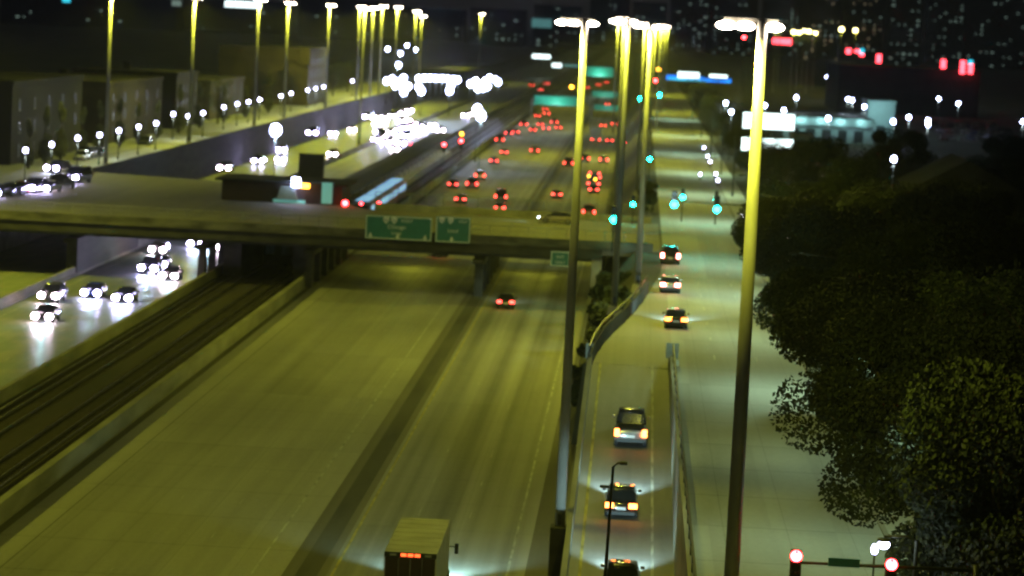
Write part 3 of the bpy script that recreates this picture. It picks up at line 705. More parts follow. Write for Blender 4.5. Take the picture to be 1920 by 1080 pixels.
for (px, py) in onc:
    x, Y = at(px, py, .65)
    key = 'in the inner oncoming lanes' if x > -61.5 else 'in the outer oncoming lanes'
    grp.setdefault(key, []).append((Y, px, py))
for key, L in grp.items():
    for i, (Y, px, py) in enumerate(sorted(L)):
        k, c = kinds[ci % 8], ('black','grey','blue')[ci % 3]; ci += 1
        word = ordinal(i) if i < len(ORD) else 'farthest'
        x, _ = at(px, py, .65)
        put(k, c, px, py, 0 if x > -76 else 5.94, 'toward', 'white-lit %s coming closer %s, %s past the bridge' % ({'suv':'car','van':'van','pickup':'pickup','sedan':'sedan'}[k], key, word), zl=.65, beam=.5 if Y < 560 else 0, group='oncoming cars beyond the bridge', heads='head' if i % 3 else 'headwarm')
# cars on the street at the left end of the bridge
lf = [(103,317),(140,334),(106,346),(85,352),(58,353),(36,354),(13,357),(-6,360)]
for i, (px, py) in enumerate(lf):
    k, c = kinds[(i*3+1) % 8], cols[i]
    put(k, c, px, py, 5.98, 'toward', '%s %s with white headlights queueing left of the bridge, %s from the right' % (PN[c], {'suv':'car','van':'van','pickup':'pickup','sedan':'sedan'}[k], ordinal([2,0,1,3,4,5,6,7][i])), zl=.65, beam=.5, group='cars queueing left of the bridge', heads='headwarm' if i in (2,5) else 'head', rzv=R(-12))
# beige car crossing the bridge
x, Y = at(1045, 412, 6.4); t = car('sedan','beige','headoff','tail'); t.location = (x,Y,5.985); t.rotation_euler = (0,0,R(86)); tag(t, 'beige sedan seen from the side crossing the right part of the bridge', 'car'); placed.append((t,.3,'away'))
# parked cars
pk = 0
for row_, (py, n_) in enumerate(((238,8),(250,9),(262,9))):
    for i in range(n_):
        px = 1752+i*(15+row_)+row_*8; k, c = kinds[(pk*5+1) % 8], cols[(pk*3+2) % 8]; pk += 1
        x, Y = at(px, py, 6.3); key = (k, c, 'glass', 'reddish'); t = cache[key] if False else car(k, c, 'glass', 'reddish')
        t.location = (x,Y,5.93); t.rotation_euler = (0,0,R(8+180*(pk % 2)))
        tag(t, '%s parked %s, %s from the left in the %s row of the lit lot' % (PN[c], {'suv':'car','van':'van','pickup':'pickup','sedan':'sedan'}[k], ordinal(i), ('back','middle','front')[row_]), {'sedan':'car','suv':'car','pickup':'pickup truck','van':'van'}[k], 'cars parked in the lit lot at the right')
for i, (px, py) in enumerate(((160,292),(176,288),(272,264),(281,263),(212,286),(124,287))):
    x, Y = at(px, py, 6.6); k, c = kinds[i % 4], ['white','silver','grey','silver','grey','black'][i]; t = car(k, c, 'glass', 'reddish'); t.location = (-84.2-(i % 2)*.3, Y, 5.95); t.rotation_euler = (0,0,math.pi)
    tag(t, '%s %s parked beside the globe lamps, %s from the left' % (PN[c], 'car' if k in ('suv','sedan') else k, ordinal([1,2,4,5,3,0][i])), {'sedan':'car','suv':'car','pickup':'pickup truck','van':'van'}[k], 'cars parked behind the globe lamps')
for t in cache.values():
    if '_new' in t: del t['_new']
for (t, bm, mode) in placed:
    if bm:
        s = .5
        lamp('SPOT', 'headlight_beam', t, (0,2.6,.75), 1500*bm*(1 if mode == 'away' else .45), (.55,.9,1.), .25, size=75, blend=.7, rot=(R(83),0,0))

# box truck at the bottom edge
x, Y = at(774, 1036, 3.9)
t = empty('box_truck', (x-.1,Y,0), 'box truck with pale roof and dark red rear doors at the lower picture edge', 'truck')
MB().box(-1.3,1.3,0,9.6,1.05,3.9).build('cargo_box', 'tarp', t, bevel=.06)
dr = MB().box(-1.22,1.22,-.04,-.005,1.15,3.62).build('rear_door', 'reddish', t); MB().box(-.03,.03,-.07,-.045,1.2,3.6).box(-.6,-.56,-.07,-.045,1.2,3.6).box(.56,.6,-.07,-.045,1.2,3.6).build('door_bar', 'steel', dr)
MB().box(-1.27,1.27,-.03,-.004,3.64,3.88).build('rear_header', 'darkmetal', t)
for i in range(3): MB().box(-.13,.13,-.07,-.035,-.07,.07).build('marker_light', 'marker', t).location = (-.34+i*.34,0,3.76)
for sx in (-1,1):
    MB().box(-.16,.16,-.05,.02,-.05,.05).build('reflector', 'pole', t).location = (sx*.86,-.02,3.76)
    MB().box(-.1,.1,-.04,.04,-.16,.16).build('taillight', 'tail', t).location = (sx*1.1,0,.85)
    MB().box(-.1,.1,-.05,.05,-.28,.28).build('mirror', 'darkmetal', t, bevel=.03).location = (sx*1.62,10.6,2.2)
    MB().tube([(sx*1.15,10.6,2.3),(sx*1.6,10.6,2.3)], .03, 6).build('mirror_arm', 'darkmetal', t)
    MB().ell((0,0,0),(.2,.1,.15)).build('headlight', 'headoff', t, smooth=True).location = (sx*.95,12.0,.95)
    for wy in (1.6,2.9,10.9):
        w_ = MB().tube([(-.16,0,0),(.16,0,0)], .5, 16).build('wheel', 'tyre', t); w_.location = (sx*1.1,wy,.5); MB().tube([(-.17,0,0),(.17,0,0)], .28, 10).build('rim', 'rim', w_)
MB().loft([[(-1.1,y,a),(1.1,y,a),(1.08,y,c),(-1.08,y,c)] for (y,a,c) in ((9.75,.6,2.9),(10.9,.6,2.85),(11.2,.6,2.1),(12.0,.6,1.6))]).build('cab', PAINT['white'], t, bevel=.05)
MB().box(-1.2,1.2,-.12,-.02,.5,.68).build('bumper','steel',t); MB().box(-.3,.3,-.05,-.008,.72,.9).build('number_plate','plate',t)
for k_ in range(8): MB().box(-1.25,1.25,.55+k_*1.2,.6+k_*1.2,3.901,3.91).build('roof_rib','tarp',t)
MB().box(-1.0,1.0,0,9.6,.6,1.04).build('chassis', 'darkmetal', t)
lamp('SPOT', 'headlight_beam', t, (0,12.4,1.0), 9000, (.5,.95,1.), .2, size=100, blend=.6, rot=(R(77),0,0))
# white box truck in the far local lanes
x, Y = at(1117, 262, .8)
t = empty('box_truck', (x,Y,0), 'white box truck with a glowing pale rear in the far local lanes', 'truck')
MB().box(-1.25,1.25,0,7.5,1.0,3.6).build('cargo_box', PAINT['white'], t, bevel=.05); MB().box(-1.15,1.15,-.04,-.004,1.1,3.5).build('rear_door', 'whitewall', t)
MB().loft([[(-1.05,y,.5),(1.05,y,.5),(1.0,y,c),(-1.0,y,c)] for (y,c) in ((7.6,2.7),(8.8,2.6),(9.6,1.5))]).build('cab', PAINT['white'], t)
for sx in (-1,1):
    MB().box(-.25,.25,-.05,.02,-.12,.12).build('taillight', 'tail', t).location = (sx*.95,0,.85)
    for wy in (1.4,8.4): MB().tube([(-.15,0,0),(.15,0,0)], .48, 12).build('wheel', 'tyre', t).location = (sx*1.0,wy,.48)
# tow truck with many lights
x, Y = at(1113, 342, 1.2)
t = empty('tow_truck', (x,Y,0), 'truck with a cluster of red and amber lamps in the right local lane', 'truck')
MB().box(-1.2,1.2,0,4.0,.7,1.2).build('flatbed', 'darkmetal', t, bevel=.04)
MB().loft([[(-1.15,y,.5),(1.15,y,.5),(1.05,y,c),(-1.05,y,c)] for (y,c) in ((4.1,2.6),(5.6,2.55),(6.8,1.4))]).build('cab', PAINT['red'], t, bevel=.04)
MB().box(-1.1,1.1,3.7,3.95,1.2,2.8).build('headboard', 'darkmetal', t)
for (a, c, m_) in ((-.95,1.0,'tail'),(.95,1.0,'tail'),(-.8,2.7,'tail'),(.9,2.7,'tail'),(-1.0,2.1,'amber_on'),(.25,1.6,'amber_on'),(1.05,2.0,'tail')):
    MB().box(-.2,.2,-.05,.05,-.16,.16).build('warning_light', m_, t).location = (a, -.06 if c < 1.1 else 3.64, c)
for sx in (-1,1):
    for wy in (1,5.4): MB().tube([(-.15,0,0),(.15,0,0)], .45, 12).build('wheel', 'tyre', t).location = (sx*1.0,wy,.45)

# ---------------------------------------------------------------- train and station beyond the bridge
t = empty('train', (-39.2,392,.2), 'silver train with a pale blue glowing roof standing at the median station', 'train')
for i in range(4):
    y0 = i*15.0
    b = MB().box(-1.35,1.35,y0,y0+14.6,.7,3.5).build('carriage', 'steel', t, bevel=.12)
    MB().box(1.36,1.39,.8,13.8,2.0,2.9).build('window_band', 'trainlight', b).location = (0,y0,0)
    MB().box(-.9,.9,1,13.5,3.51,3.62).build('roof_glow', 'trainlight', b).location = (0,y0,0)  # emissive slab makes the carriage roof glow, no lamp there
    MB().box(-1.1,1.1,1.5,13,.2,.7).build('bogie', 'darkmetal', b).location = (0,y0,0)
MB().box(-1.0,1.0,-.05,-.01,2.0,3.0).build('windscreen', 'glass', t); MB().box(-.18,.18,-.08,-.02,3.1,3.35).build('tail_lamp', 'red_on', t)
t = empty('station_platform', (-42.5,378,0), 'station platform with a long dark canopy in the median', 'station')
MB().box(-1.4,1.4,0,230,0,1.1).build('platform', 'concrete', t)
MB().loft([[(-2.6,y,4.7),(2.0,y,4.7),(2.0,y,4.95),(-.3,y,5.25),(-2.6,y,4.95)] for y in (4,225)]).build('canopy', 'roof', t)
b = MB()
for i in range(22): b.box(-.15,.15,6+i*10,6.3+i*10,1.1,4.7)
b.build('canopy_posts', 'steel', t)
st = empty('station_house', (-46.5,347,5.9), 'reddish station house with cyan lit glass on the far side of the bridge', 'station')
MB().box(-6,9,2,12,0,2.5).build('wall', 'reddish', st); MB().box(-6.8,9.8,1.2,12.6,2.52,2.8).build('roof', 'roof', st, bevel=.05)
MB().box(6.6,7.9,.9,1.1,.3,2.9).build('lit_panel', 'cyanpanel', st)
MB().box(.5,4.5,1.7,1.95,.1,.5).build('lit_window', 'cyanpanel', st)
MB().loft([[(1.0-k,1.0,.6+h_),(3.6+k*0-.3*h_,1.0,.6+h_),(3.6-.3*h_,1.6,.6+h_),(1.0-k,1.6,.6+h_)] for k, h_ in ((0,0),(-.5,1.6))]).build('ticket_kiosk', 'greypaint', st)
MB().box(2.9,3.8,.8,1.2,2.2,3.3).build('station_lamp', 'led', st); MB().box(3.9,5.0,.8,1.2,2.1,2.6).build('station_lamp', 'amber_on', st)
MB().ell((9.6,.6,.5),(.35,.2,.35)).build('red_lamp', 'red_on', st)
lamp('POINT', 'station_light', st, (3,-.8,3), 90, (.6,1,1), .3)
# big vertical dark panel of the signal house beyond
t = empty('relay_house', (-50.5,428,0), 'dark sign board standing left of the station canopy', 'sign board')
MB().box(-2.0,1.9,0,.6,2.2,8.2).build('board', 'darkmetal', t); MB().box(-1.7,-1.4,.1,.4,0,2.2).box(1.3,1.6,.1,.4,0,2.2).build('post', 'pole', t)

# ---------------------------------------------------------------- traffic signals
def head_(parent, loc, lit, face=1, s=1., fin=True):
    h = MB().box(-.19,.19,-.12,.12,-.55,.55).build('signal_head', 'darkmetal', parent, bevel=.02); h.location = loc; h.scale = (s,s,s)
    for k, (nm, z, mm) in enumerate((('red_lens',.36,'red_on'),('amber_lens',0,'amber_on'),('green_lens',-.36,'green_on'))):
        on = nm.startswith(lit)
        b = MB().tube([(0,-.13,z),(0,-.2,z)], .2 if on else .15, 12).build(nm, mm if on else 'glass', h)
        MB().tube([(0,-.13,z+.16),(0,-.34,z+.16)], .03, 6).build('visor', 'darkmetal', h)
    return h
def mast(xp, Y, zb, heads_, armz, label, sign_=None, s=1., lampx=None):
    t = empty('traffic_signal', (xp,Y,zb), label, 'traffic light')
    MB().tube([(0,0,0),(0,0,armz+.4)], [.16,.1], 10).build('post', 'darkmetal', t, smooth=True)
    xs = [h[0]-xp for h in heads_]
    if heads_: MB().tube([(0,0,armz),(min(xs),0,armz+.15)], [.08,.05], 8).build('mast_arm', 'darkmetal', t, smooth=True)
    for (hx, dz, lit) in heads_: head_(t, (hx-xp,-.2,armz+dz), lit, s=s)
    return t
def gx(px, py, Y): return atY(px, py, Y)
Y = 303.5
x1, z1 = gx(1264,383,Y); x2, z2 = gx(1344,392,Y)
mast(12.8, Y, 6, [(x1,z1+.58-11.3,'green'),(x2,z2+.58-11.3,'green')], 5.3, 'mast arm with two bright green signals over the frontage road', s=1.6)
Y = 300; x1, z1 = gx(1151,410,Y); t = empty('traffic_signal', (x1,Y,5.9), 'green signal on a short post at the left kerb by the bridge end', 'traffic light'); MB().tube([(0,0,0),(0,0,z1-5.6)], .08, 8).build('post','darkmetal',t); head_(t, (0,-.15,z1-5.9+.5), 'green', s=1.6)
for (px, py, Y, lit, lab) in ((1187,383,343,'green','small green signal between the two dark lamp poles'),(1280,370,352,'green','small green signal behind the left mast arm signal'),(1343,374,350,'green','green signal just above the right mast arm signal'),(1218,298,430,'green','green signal beside the dark lamp pole past the junction'),(1201,185,760,'green','far cyan signal left of the end of the frontage road'),(1236,178,800,'green','far cyan signal at the end of the frontage road'),
    (1235,130,900,'amber','far orange signal above the end of the frontage road'),(1229,151,900,'red','far red signal under the orange one'),(1412,480,262,'red','red signal just right of the thick pole'),(833,271,560,'red','red track signal in the median, left one'),(865,264,600,'red','red track signal in the median, right one with a yellow lamp above'),(866,251,602,'amber','yellow track signal above the right red one'),(771,272,590,'red','pink-red track signal beside the oncoming headlights'),(1072,163,1000,'amber','small yellow signal left of the second lamp pole far away'),(1169,267,520,'red','bright red signal on the thin dark pole'),(1395,70,1100,'red','small orange-red signal left of the thick pole top'),(711,382,347,'red','orange-red lamp at the far edge of the bridge')):
    x, z = gx(px, py, Y); zb = 0 if x < -6 and not (300 < Y < 348) else 5.9; s = max(1.2, Y/330.)
    t = empty('traffic_signal', (x,Y,zb), lab, 'traffic light'); MB().tube([(0,.1,0),(0,.1,z-zb)], .09, 8).build('post','darkmetal',t); head_(t, (0,-.15,z-zb+(.36*s if lit == 'green' else -.36*s if lit == 'red' else 0)), lit, s=s)
# near mast arm at the lower right
Y = 100; x1, z1 = gx(1492,1040,Y); x2, z2 = gx(1670,1056,Y)
t = empty('traffic_signal', (11.5,Y,6), 'near mast arm with two round red signals and a green street sign, lower right', 'traffic light')
MB().tube([(0,0,0),(0,0,z2-6+.1)], [.16,.12], 12).build('post','darkmetal',t,smooth=True)
MB().tube([(0,0,z2-6.1),(x1-11.5,0,z1-6.28)], [.08,.05], 8).build('mast_arm','darkmetal',t,smooth=True)
for x, z in ((x1,z1),(x2,z2)): head_(t, (x-11.5,-.2,z-6-.36), 'red', s=1.05)
sx_, sz_ = gx(1582,1054,Y); sgn = MB().box(-.56,.56,-.03,.03,-.15,.15).build('street_sign','sign_green',t); sgn.location = (sx_-11.5,-.12,sz_-6)
Y = 103; x, z = gx(1657,1021,Y)
t = empty('street_lamp', (x+1.2,Y,6), 'white bowl street lamp above the lower right signal', 'street lamp')
MB().tube([(0,0,0),(0,0,z-5.8),(-.4,0,z-5.65),(-1.2,0,z-5.7)], [.1,.07,.06,.05], 8).build('post','darkmetal',t,smooth=True)
MB().ell((-1.2,0,z-6),(.22,.22,.17)).build('lamp_head','globe',t,smooth=True); MB().ell((-1.2,0,z-5.83),(.26,.26,.09)).build('shade','darkmetal',t,smooth=True)
lamp('POINT','lamp_light',t,(-1.2,0,z-6.4),120,(.8,1,.85),.2)
# thin dark post over the ramp
Y = 100; x, z = gx(1157,868,Y)
t = empty('camera_pole', (x-.25,Y,0), 'thin black pole with a short bent arm rising in front of the ramp cars', 'pole')
MB().tube([(0,0,0),(0,0,z*.6),(.12,0,z-.15),(.28,0,z),(.5,0,z+.02)], [.09,.07,.05,.045,.05], 10).build('post','darkmetal',t,smooth=True)
MB().box(.35,.62,-.1,.1,z-.05,z+.07).build('camera_head','darkmetal',t,bevel=.02); MB().box(-.32,.02,-.06,.06,z-.92,z-.82).build('bracket','darkmetal',t,bevel=.01)

# ---------------------------------------------------------------- big lit signs and buildings
def panel(name, px0, py0, px1, py1, Y, m, label, cat='lit sign', post=True, th=.4, zb=5.9, parent=None):
    x0, z1 = atY(px0, py0, Y); x1, z0 = atY(px1, py1, Y); w_, h = x1-x0, z1-z0
    t = empty(name, ((x0+x1)/2,Y,zb), label, cat)
    MB().box(-w_/2,w_/2,-.02,th,z0-zb,z1-zb).build('cabinet','darkmetal',t,bevel=.04)
    MB().box(-w_/2+.1,w_/2-.1,-.06,-.021,z0-zb+.1,z1-zb-.1).build('lit_face',m,t)
    if post: MB().box(-.25,.25,.1,.35,0,z0-zb).build('post','darkmetal',t)
    return t
t = panel('pylon_sign', 1393,209,1490,246,430,'panel','tall white glowing sign panel behind the thick pole, upper one of two')
t = panel('pylon_sign', 1390,256,1487,288,428,'panel','white glowing sign under the taller one, lower of two, behind the thick pole')
rg = []
x0, z1 = atY(1250,143,1300); x1, z0 = atY(1370,166,1300)
t = empty('lit_canopy', ((x0+x1)/2,1300,5.9), 'long glowing blue canopy at the far end of the frontage road', 'canopy')
w_ = x1-x0; k = 12; rs = []; rs2 = []
for i in range(k+1):
    u = i/k; zz = (z1+z0)/2-5.9+.4*math.sin(u*6.0)*1.3; hh = 1.9+.7*math.cos(u*6.0)**2
    xx = -w_/2+w_*u
    rs.append([(xx,-.3,zz-hh),(xx,2,zz-hh),(xx,2,zz+hh),(xx,-.3,zz+hh)]); rs2.append([(xx*.96,-.45,zz-hh*.5),(xx*.96,-.31,zz-hh*.5),(xx*.96,-.31,zz+hh*.42),(xx*.96,-.45,zz+hh*.42)])
MB().loft(rs).build('fascia','blue',t); MB().loft(rs2).build('neon_band','cyan',t); MB().box(-w_*.3,-w_*.28,0,.6,-5,.5).box(w_*.3,w_*.32,0,.6,-5,.5).build('post','pole',t)
panel('roof_sign',1271,134,1311,148,1298,'panel','bright white sign above the blue canopy, left one')
panel('roof_sign',1330,139,1364,147,1298,'panel','bright white sign above the blue canopy, right one')
panel('forecourt_light',1259,166,1266,184,1290,'panel','slanting white light strip under the left end of the blue canopy')
panel('billboard',998,101,1032,111,1500,'panel','long white lit billboard far off, upper of two left of the second pole')
panel('billboard',1035,118,1053,127,1500,'panel','short white lit billboard far off, lower of two')
panel('billboard',1057,120,1098,127,1480,'cyanpanel','faint cyan strip sign beside the short white billboard')
panel('billboard',997,34,1034,53,2400,'cyanpanel','pale cyan lit board high in the background')
panel('billboard',422,1,490,16,2300,'panel','bright white lit front at the top edge left of centre')
panel('billboard',640,3,655,15,2500,'cyanpanel','small cyan board at the top edge in the left half')
panel('billboard',117,-5,132,5,2300,'cyan','cyan and blue light at the top edge at far left')
panel('billboard',1449,71,1484,84,1700,'redneon','long red neon strip sign right of the thick pole')
panel('billboard',322,0,340,12,2300,'dimwin','dim greenish lit board at the top edge left')
panel('billboard',423,0,470,1,2300,'dimwin','thin dim board at the very top edge') if False else None

def building(name, x0, x1, y0, y1, z, m, label, wins=(), parapet=True, roofm='roof', cat='building', zb=5.9):
    t = empty(name, ((x0+x1)/2,y0,zb), label, cat); w_, d = x1-x0, y1-y0
    MB().box(-w_/2,w_/2,0,d,0,z-zb).build('wall', m, t)
    MB().box(-w_/2-.2,w_/2+.2,-.2,d+.2,z-zb+.002,z-zb+.7).build('parapet' if parapet else 'roof', m if parapet else roofm, t)
    if parapet: MB().box(-w_/2+.5,w_/2-.5,.5,d-.5,z-zb+.71,z-zb+.76).build('roof','roof',t)
    return t
def side_windows(t, w_, d, z, n, fl, m='window_dark'):
    """window openings on the side facing the road (+X) and the near end (-Y)"""
    for f in range(fl):
        for i in range(n):
            yy = d*(i+.5)/n; zz = 1.2+f*(z-1.5)/fl
            o = MB().box(-.02,.06,-.6,.6,0,1.6).build('window', m, t); o.location = (w_/2,yy,zz)
            MB().box(-.0,.1,-.7,.7,-.12,0).build('sill','barrier',o)
cfg = [(-108,-90,398,448,17.2,'brick'),(-106,-90,470,524,15.6,'tan'),(-110,-90,540,566,16.0,'brick'),(-112,-91,590,640,13.5,'tan')]
labs = ['dark brick building at the left edge behind the cypress trees','tan lit building behind the globe lamps, second from the left','dark building with a pale corner behind the cypress trees','low tan building behind the far globe lamps']
for (c, lab) in zip(cfg, labs):
    t = building('roadside_building', *c, lab); side_windows(t, c[1]-c[0], c[3]-c[2], c[4]-5.9, 5, 3)
    MB().box(-2,-.6,8,9.4,c[4]-5.2,c[4]-3.6).build('chimney','brick',t)
x0, z1 = atY(412,84,705); x1, _ = atY(580,84,705)
t = building('apartment_block', x0, x1, 705, 745, z1-.6, 'tan', 'large dark block with a lit parapet in the upper left'); side_windows(t, x1-x0, 40, z1-6.5, 6, 4)
MB().box(-(x1-x0)/2-.3,(x1-x0)/2+.3,-.5,-.21,z1-9.0,z1-8.2).build('cornice','tan',t)
MB().box((x1-x0)/2-2.4,(x1-x0)/2+.4,-.6,2,z1-10,z1-5.5).build('corner_tower','tan',t)
# right side: stores
x0,_z = atY(1440,220,640); x1,_z = atY(1640,220,640)
t = building('store', x0, x1, 640, 690, 10.6, 'whitewall', 'long low store with a pale cyan lit fascia at the upper right'); MB().box(-(x1-x0)/2,(x1-x0)/2,-.5,-.21,3.6,5.0).build('fascia','whitewall',t)
for i in range(6): MB().box(-1,1,-.05,-.004,.2,2.8).build('shop_window','window_dark',t).location = (-(x1-x0)/2+2.5+i*3.6,0,0)
[lamp('POINT','store_light',t,(k_,-1.6,5.0),260,(.5,1,1),.3) for k_ in (-9,-4.5,0,4.5,9)]
x0,_z = atY(1628,195,700); x1,_z = atY(1679,195,700)
t = building('store', x0, x1, 700, 720, 13.8, 'whitewall', 'square pale cyan block beside the bright lamps at the upper right'); lamp('POINT','store_light',t,(-1,-6,6),1300,(.5,1,1),.4); MB().box(-1,1,-.05,-.004,0,2.4).build('door','window_dark',t)
x0,_z = atY(1487,270,440); x1,_z = atY(1522,270,440)
t = building('shed', x0, x1, 440, 450, 13.8, 'concrete', 'small grey building with one dark opening right of the white signs'); MB().box(-.9,.9,-.05,-.004,4.3,5.8).build('window','window_dark',t)
t = building('house', 24.5, 34, 262, 276, 15.6, 'brick', 'dark brown house wall behind the right trees', parapet=False)
MB().add([(-5.2,-.6,10.4),(5.2,-.6,10.4),(0,-.6,13.2),(-5.2,14.6,10.4),(5.2,14.6,10.4),(0,14.6,13.2)], [(0,1,2),(5,4,3),(0,2,5,3),(1,4,5,2),(0,3,4,1)]).build('gable_roof','roof',t)
for (a, b_) in ((-2.2,2),(2.2,2),(-2.2,6),(2.2,6)): MB().box(-.5,.5,-.05,-.003,0,1.5).build('window','window_dark',t).location = (a,0,b_)
# red neon building
t = building('dark_warehouse', *[atY(1575,110,900)[0], atY(1840,110,900)[0]], 900, 960, 20, 'roof', 'long dark warehouse carrying upright red signs at the upper right')
cx = (atY(1575,110,900)[0]+atY(1840,110,900)[0])/2
for (px, py, hh, m_) in ((1591,96,1.7,'redneon'),(1607,96,1.0,'redneon'),(1616,96,1.7,'cyan'),(1616,103,.8,'redneon'),(1648,110,2.7,'redneon'),(1769,120,2.8,'redneon'),(1805,126,4.2,'redneon'),(1820,129,3.2,'redneon'),(1820,117,1.6,'cyan')):
    x, z = atY(px, py, 898); MB().box(-.75,.75,0,.5,-hh/2,hh/2).build('upright_sign', m_, t, bevel=.1).location = (x-cx,-2,z-5.9)
# far skyline with window dots
random.seed(21)
sk = [(1000,1090,2600,44),(1105,1180,3000,58),(1185,1250,2500,50),(1255,1330,2900,75),(1330,1420,2700,66),(1430,1500,3000,82),(1500,1575,2600,74),(1580,1660,2900,90),(1665,1730,2500,84),(1735,1810,3000,96),(1815,1935,2700,92),(880,985,2500,38),(560,700,2400,40),(0,330,2400,33),(335,540,2600,35),(715,870,2700,36)]
for i, (a, b_, Y, H_) in enumerate(sk):
    x0, _z = atY(a, 40, Y); x1, _z = atY(b_, 40, Y)
    t = building('skyline_building', x0, x1, Y, Y+40, H_, 'roof', 'dark background block with scattered dim windows, %s from the left' % ordinal([11,12,13,14,15,0,0,0,0,0,0,0,0,0,0,0][0] if False else sorted(range(len(sk)), key=lambda q_: sk[q_][0]).index(i)), zb=5.9)
    t['group'] = 'dark blocks of the skyline'
    nn = 34 if a > 1180 else 14 if a >= 880 else 7
    wp = None
    for j in range(nn):
        s = random.choice((1,1,1,1.6,2.2))
        cw = MB().box(-.8,.8,-.3,-.02,-1.0,1.0).build('lit_window', 'dimwin' if random.random() < .8 else 'warmwin', t) if j < 2 else None
        if j < 2: wp = (wp or [])+[cw]; o = cw
        else: o = wp[random.random() > .75].copy(); C.objects.link(o); o.parent = t
        o.location = (round(random.uniform(-.46,.46)*(x1-x0)/5.5)*5.5, 0, round(abs(random.gauss(0,.5))*(H_-10)/4.2)*4.2 % (H_-9) + 2); o.scale = (s*random.uniform(.5,.9),1,random.uniform(.5,.9))

# ---------------------------------------------------------------- trees
def tree_mesh(seed, h, r, n, leaf, zlow=.28, col=None, lobes=9, ls=.3, column=False):
    rnd = random.Random(seed)
    tr = MB().tube([(0,0,0),(.1*rnd.uniform(-1,1),.1,h*.2),(.2*rnd.uniform(-1,1),0,h*.45),(0,0,h*.85)], [h*.025,h*.02,h*.014,h*.004], 8)
    cs = []
    for i in range(lobes):
        if column: a = rnd.uniform(0,6.28); q_ = rnd.random(); cs.append((.15*r*math.cos(a), .15*r*math.sin(a), h*(zlow+(1-zlow)*q_), r*(1-.75*q_), h*.12))
        else:
            a = i*2.4; q_ = rnd.uniform(.0,.84)*r; z = h*(zlow+(1-zlow)*rnd.uniform(.08,.86)); rr = r*rnd.uniform(.22,.52)
            cs.append((q_*math.cos(a), q_*math.sin(a), z, rr, rr*.8)); 
            tr.tube([(0,0,h*rnd.uniform(.25,.4)),(q_*.5*math.cos(a),q_*.5*math.sin(a),z*.75),(q_*math.cos(a),q_*math.sin(a),z)], [h*.011,h*.007,h*.002], 5)
    lf = MB()
    for i in range(n):
        c = cs[rnd.randrange(len(cs))]
        while True:
            x, y, z = rnd.uniform(-1,1), rnd.uniform(-1,1), rnd.uniform(-1,1); d = x*x+y*y+z*z
            if d <= 1 and d > rnd.random()*.6: break
        p = Vector((c[0]+x*c[3], c[1]+y*c[3], c[2]+z*c[4]))
        u = Vector((rnd.uniform(-1,1),rnd.uniform(-1,1),rnd.uniform(-1,1))).normalized(); v = u.orthogonal().normalized()
        s = ls*rnd.uniform(.5,1.3); u *= s; v *= s*.6
        lf.add([p-u, p+v, p+u, p-v], [(0,1,2,3)])
    return tr, lf
TP = {}
def tree(kind, x, y, z, s, rot, label, group, cat='tree', name='street_tree'):
    if kind not in TP:
        args = {'a':(1,11,4.6,56000,'leaf'),'b':(2,11,4.8,56000,'leaf_dark'),'c':(3,12,5.4,42000,'leaf_dark'),'e':(9,11,4.8,42000,'leaf_mid'),'cyp':(4,8,1.1,1500,'leaf_pale'),'bush':(5,2.4,1.5,1600,'leaf'),'d':(6,12,5,5000,'leaf_dark')}[kind]
        sd, h, r, n, lm = args
        tr, lf = tree_mesh(sd, h, r, n, lm, column=(kind == 'cyp'), lobes=22 if kind in 'abcde' else 8, zlow=.08 if kind in ('bush','cyp') else .25, ls=.125 if kind in 'abcde' else .22)
        t = empty(name, (0,0,0)); tr.build('trunk', 'bark', t, smooth=True); lf.build('crown', lm, t); TP[kind] = t; new = t
    else: new = copy_tree(TP[kind]); new.name = name
    new.location = (x,y,z); new.rotation_euler = (0,0,rot); new.scale = (s,s,s); tag(new, label, cat, group)
    return new
random.seed(5)
row = [(16.2,80,1.05,'a'),(14.3,106,1.05,'b'),(13.6,128,1.0,'c'),(13.1,152,1.0,'b'),(13.2,180,1.02,'a'),(13.4,207,1.0,'b'),(13.4,234,.95,'b'),(13.6,266,.9,'a')]
for i, (x, y, s, k) in enumerate(row):
    tree(k, x-1.3, y, 6.0, s, random.uniform(0,6), 'dark leafy street tree overhanging the frontage road, %s in the kerb row from the front' % ordinal(i), 'street trees along the right kerb')
back = [(19,150,1.1),(19.5,186,1.1),(18.6,212,1.05),(22,96,1.2),(25,118,1.25),(23,142,1.15),(22,170,1.1),(30,150,1.2),(31,185,1.25),(22,205,1.1),(38,170,1.2),(37,215,1.2),(27,232,1.05),(22,248,1.0),(44,240,1.2),(21,282,1.0),(34,300,1.0),(52,270,1.15),(46,318,1.0),(60,330,1.05),(30,350,.95),(48,370,1.0),(24,380,.9),(62,400,1.0),(38,415,.9),(70,350,1.1)]
for i, (x, y, s) in enumerate(back):
    tree('e' if i < 3 else 'cbd'[i % 3], x-1.2, y, 5.9, s, random.uniform(0,6), 'very dark tree in the mass behind the kerb row, %s from the front' % ordinal(sorted(range(len(back)), key=lambda q_: back[q_][1]).index(i)), 'dark trees behind the right kerb row', name='park_tree')  # 'e' crowns carry lamplight in their leaf colour
farr = [(17.2,352),(17.0,385),(17.2,420),(16.8,455),(17,495),(16.8,540),(16.5,590),(16.5,645),(16,710),(16,790),(16,880)]
for i, (x, y) in enumerate(farr):
    tree('db'[i % 2], x, y, 6.0, .78, random.uniform(0,6), 'dark street tree past the junction on the right, %s from the junction' % ordinal(i), 'street trees past the junction')
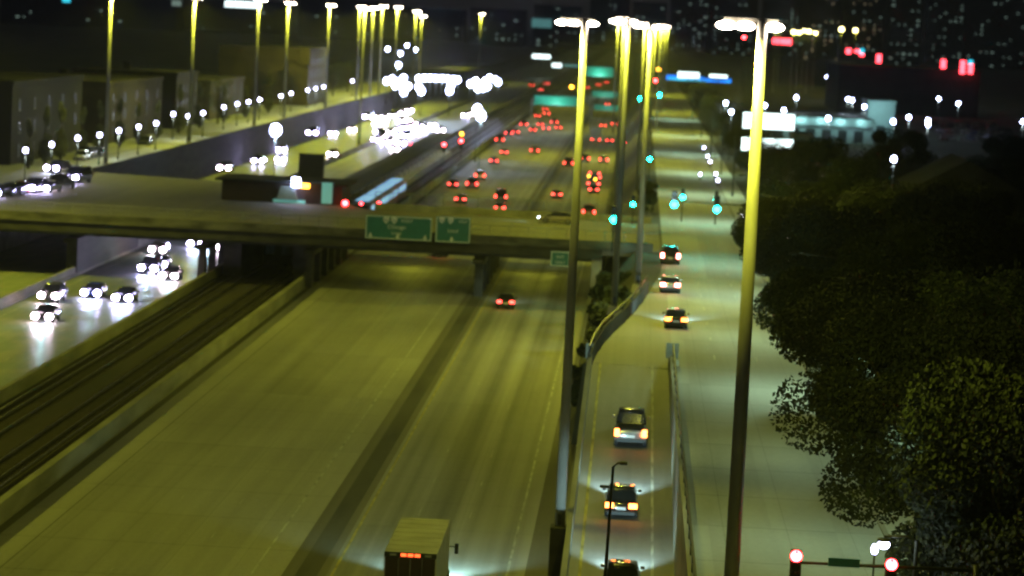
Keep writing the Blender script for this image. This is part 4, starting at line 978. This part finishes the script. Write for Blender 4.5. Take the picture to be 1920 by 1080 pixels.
lc = [(-84.6,392),(-84.8,404),(-85,416),(-84.6,430),(-85,446),(-84.8,462),(-85,480),(-85,500),(-84.8,522),(-85,548),(-85,580),(-85,612),(-85,650)]
for i, (x, y) in enumerate(lc):
    tree('cyp', x-1.5, y, 5.9, random.uniform(.8,1.15), random.uniform(0,6), 'pale narrow cypress behind the globe lamps, %s from the left' % ordinal(i), 'narrow cypresses behind the globe lamps', name='cypress')
lt = [(-90,660),(-88,690),(-90,760),(-88,800),(-89,850),(-92,910),(-94,380),(-87,575)]
for i, (x, y) in enumerate(lt):
    tree('d', x, y, 5.9, .8, random.uniform(0,6), 'round dark tree on the left side far from the bridge, %s from the front' % ordinal(sorted(range(len(lt)), key=lambda q_: lt[q_][1]).index(i)), 'dark trees on the left side', name='round_tree')
bs = [(-3.6,210,1.0),(-3.9,217,1.1),(-3.2,226,1.2),(-3.4,236,1.3),(-2.6,245,1.3),(-3.3,255,1.4),(-2.2,264,1.3),(-3.2,273,1.3),(-2.2,283,1.2),(-3.5,292,1.2)]
for i, (x, y, s) in enumerate(bs):
    tree('bush', x, y, 5.9*(x+5.6)/4.6*.6-.3, s, random.uniform(0,6), 'green bush on the bank below the curved parapet, %s from the front' % ordinal(i), 'bushes on the bank by the ramp', 'bush', 'bush')
for i in range(3):
    tree('bush', .6, 368+i*16, 5.9, .85, random.uniform(0,6), 'dark bush left of the frontage road past the junction, %s from the junction' % ordinal(i), 'bushes left of the frontage road', 'bush', 'bush')

HAZE = .00011
hz = MB().box(-3600,3600,-160,7100,-1.1,130); hm = bpy.data.materials.new('haze'); hm.use_nodes = True
for n_ in list(hm.node_tree.nodes):
    if n_.type == 'BSDF_PRINCIPLED': hm.node_tree.nodes.remove(n_)
pv = hm.node_tree.nodes.new('ShaderNodeVolumePrincipled'); pv.inputs['Density'].default_value = HAZE; pv.inputs['Color'].default_value = (.9,.95,.95,1); pv.inputs['Anisotropy'].default_value = .3
hm.node_tree.links.new(pv.outputs[0], hm.node_tree.nodes['Material Output'].inputs['Volume'])
M['haze'] = hm; tag(hz.build('haze', 'haze'), 'thin night haze over the whole place', 'haze', None, 'stuff')
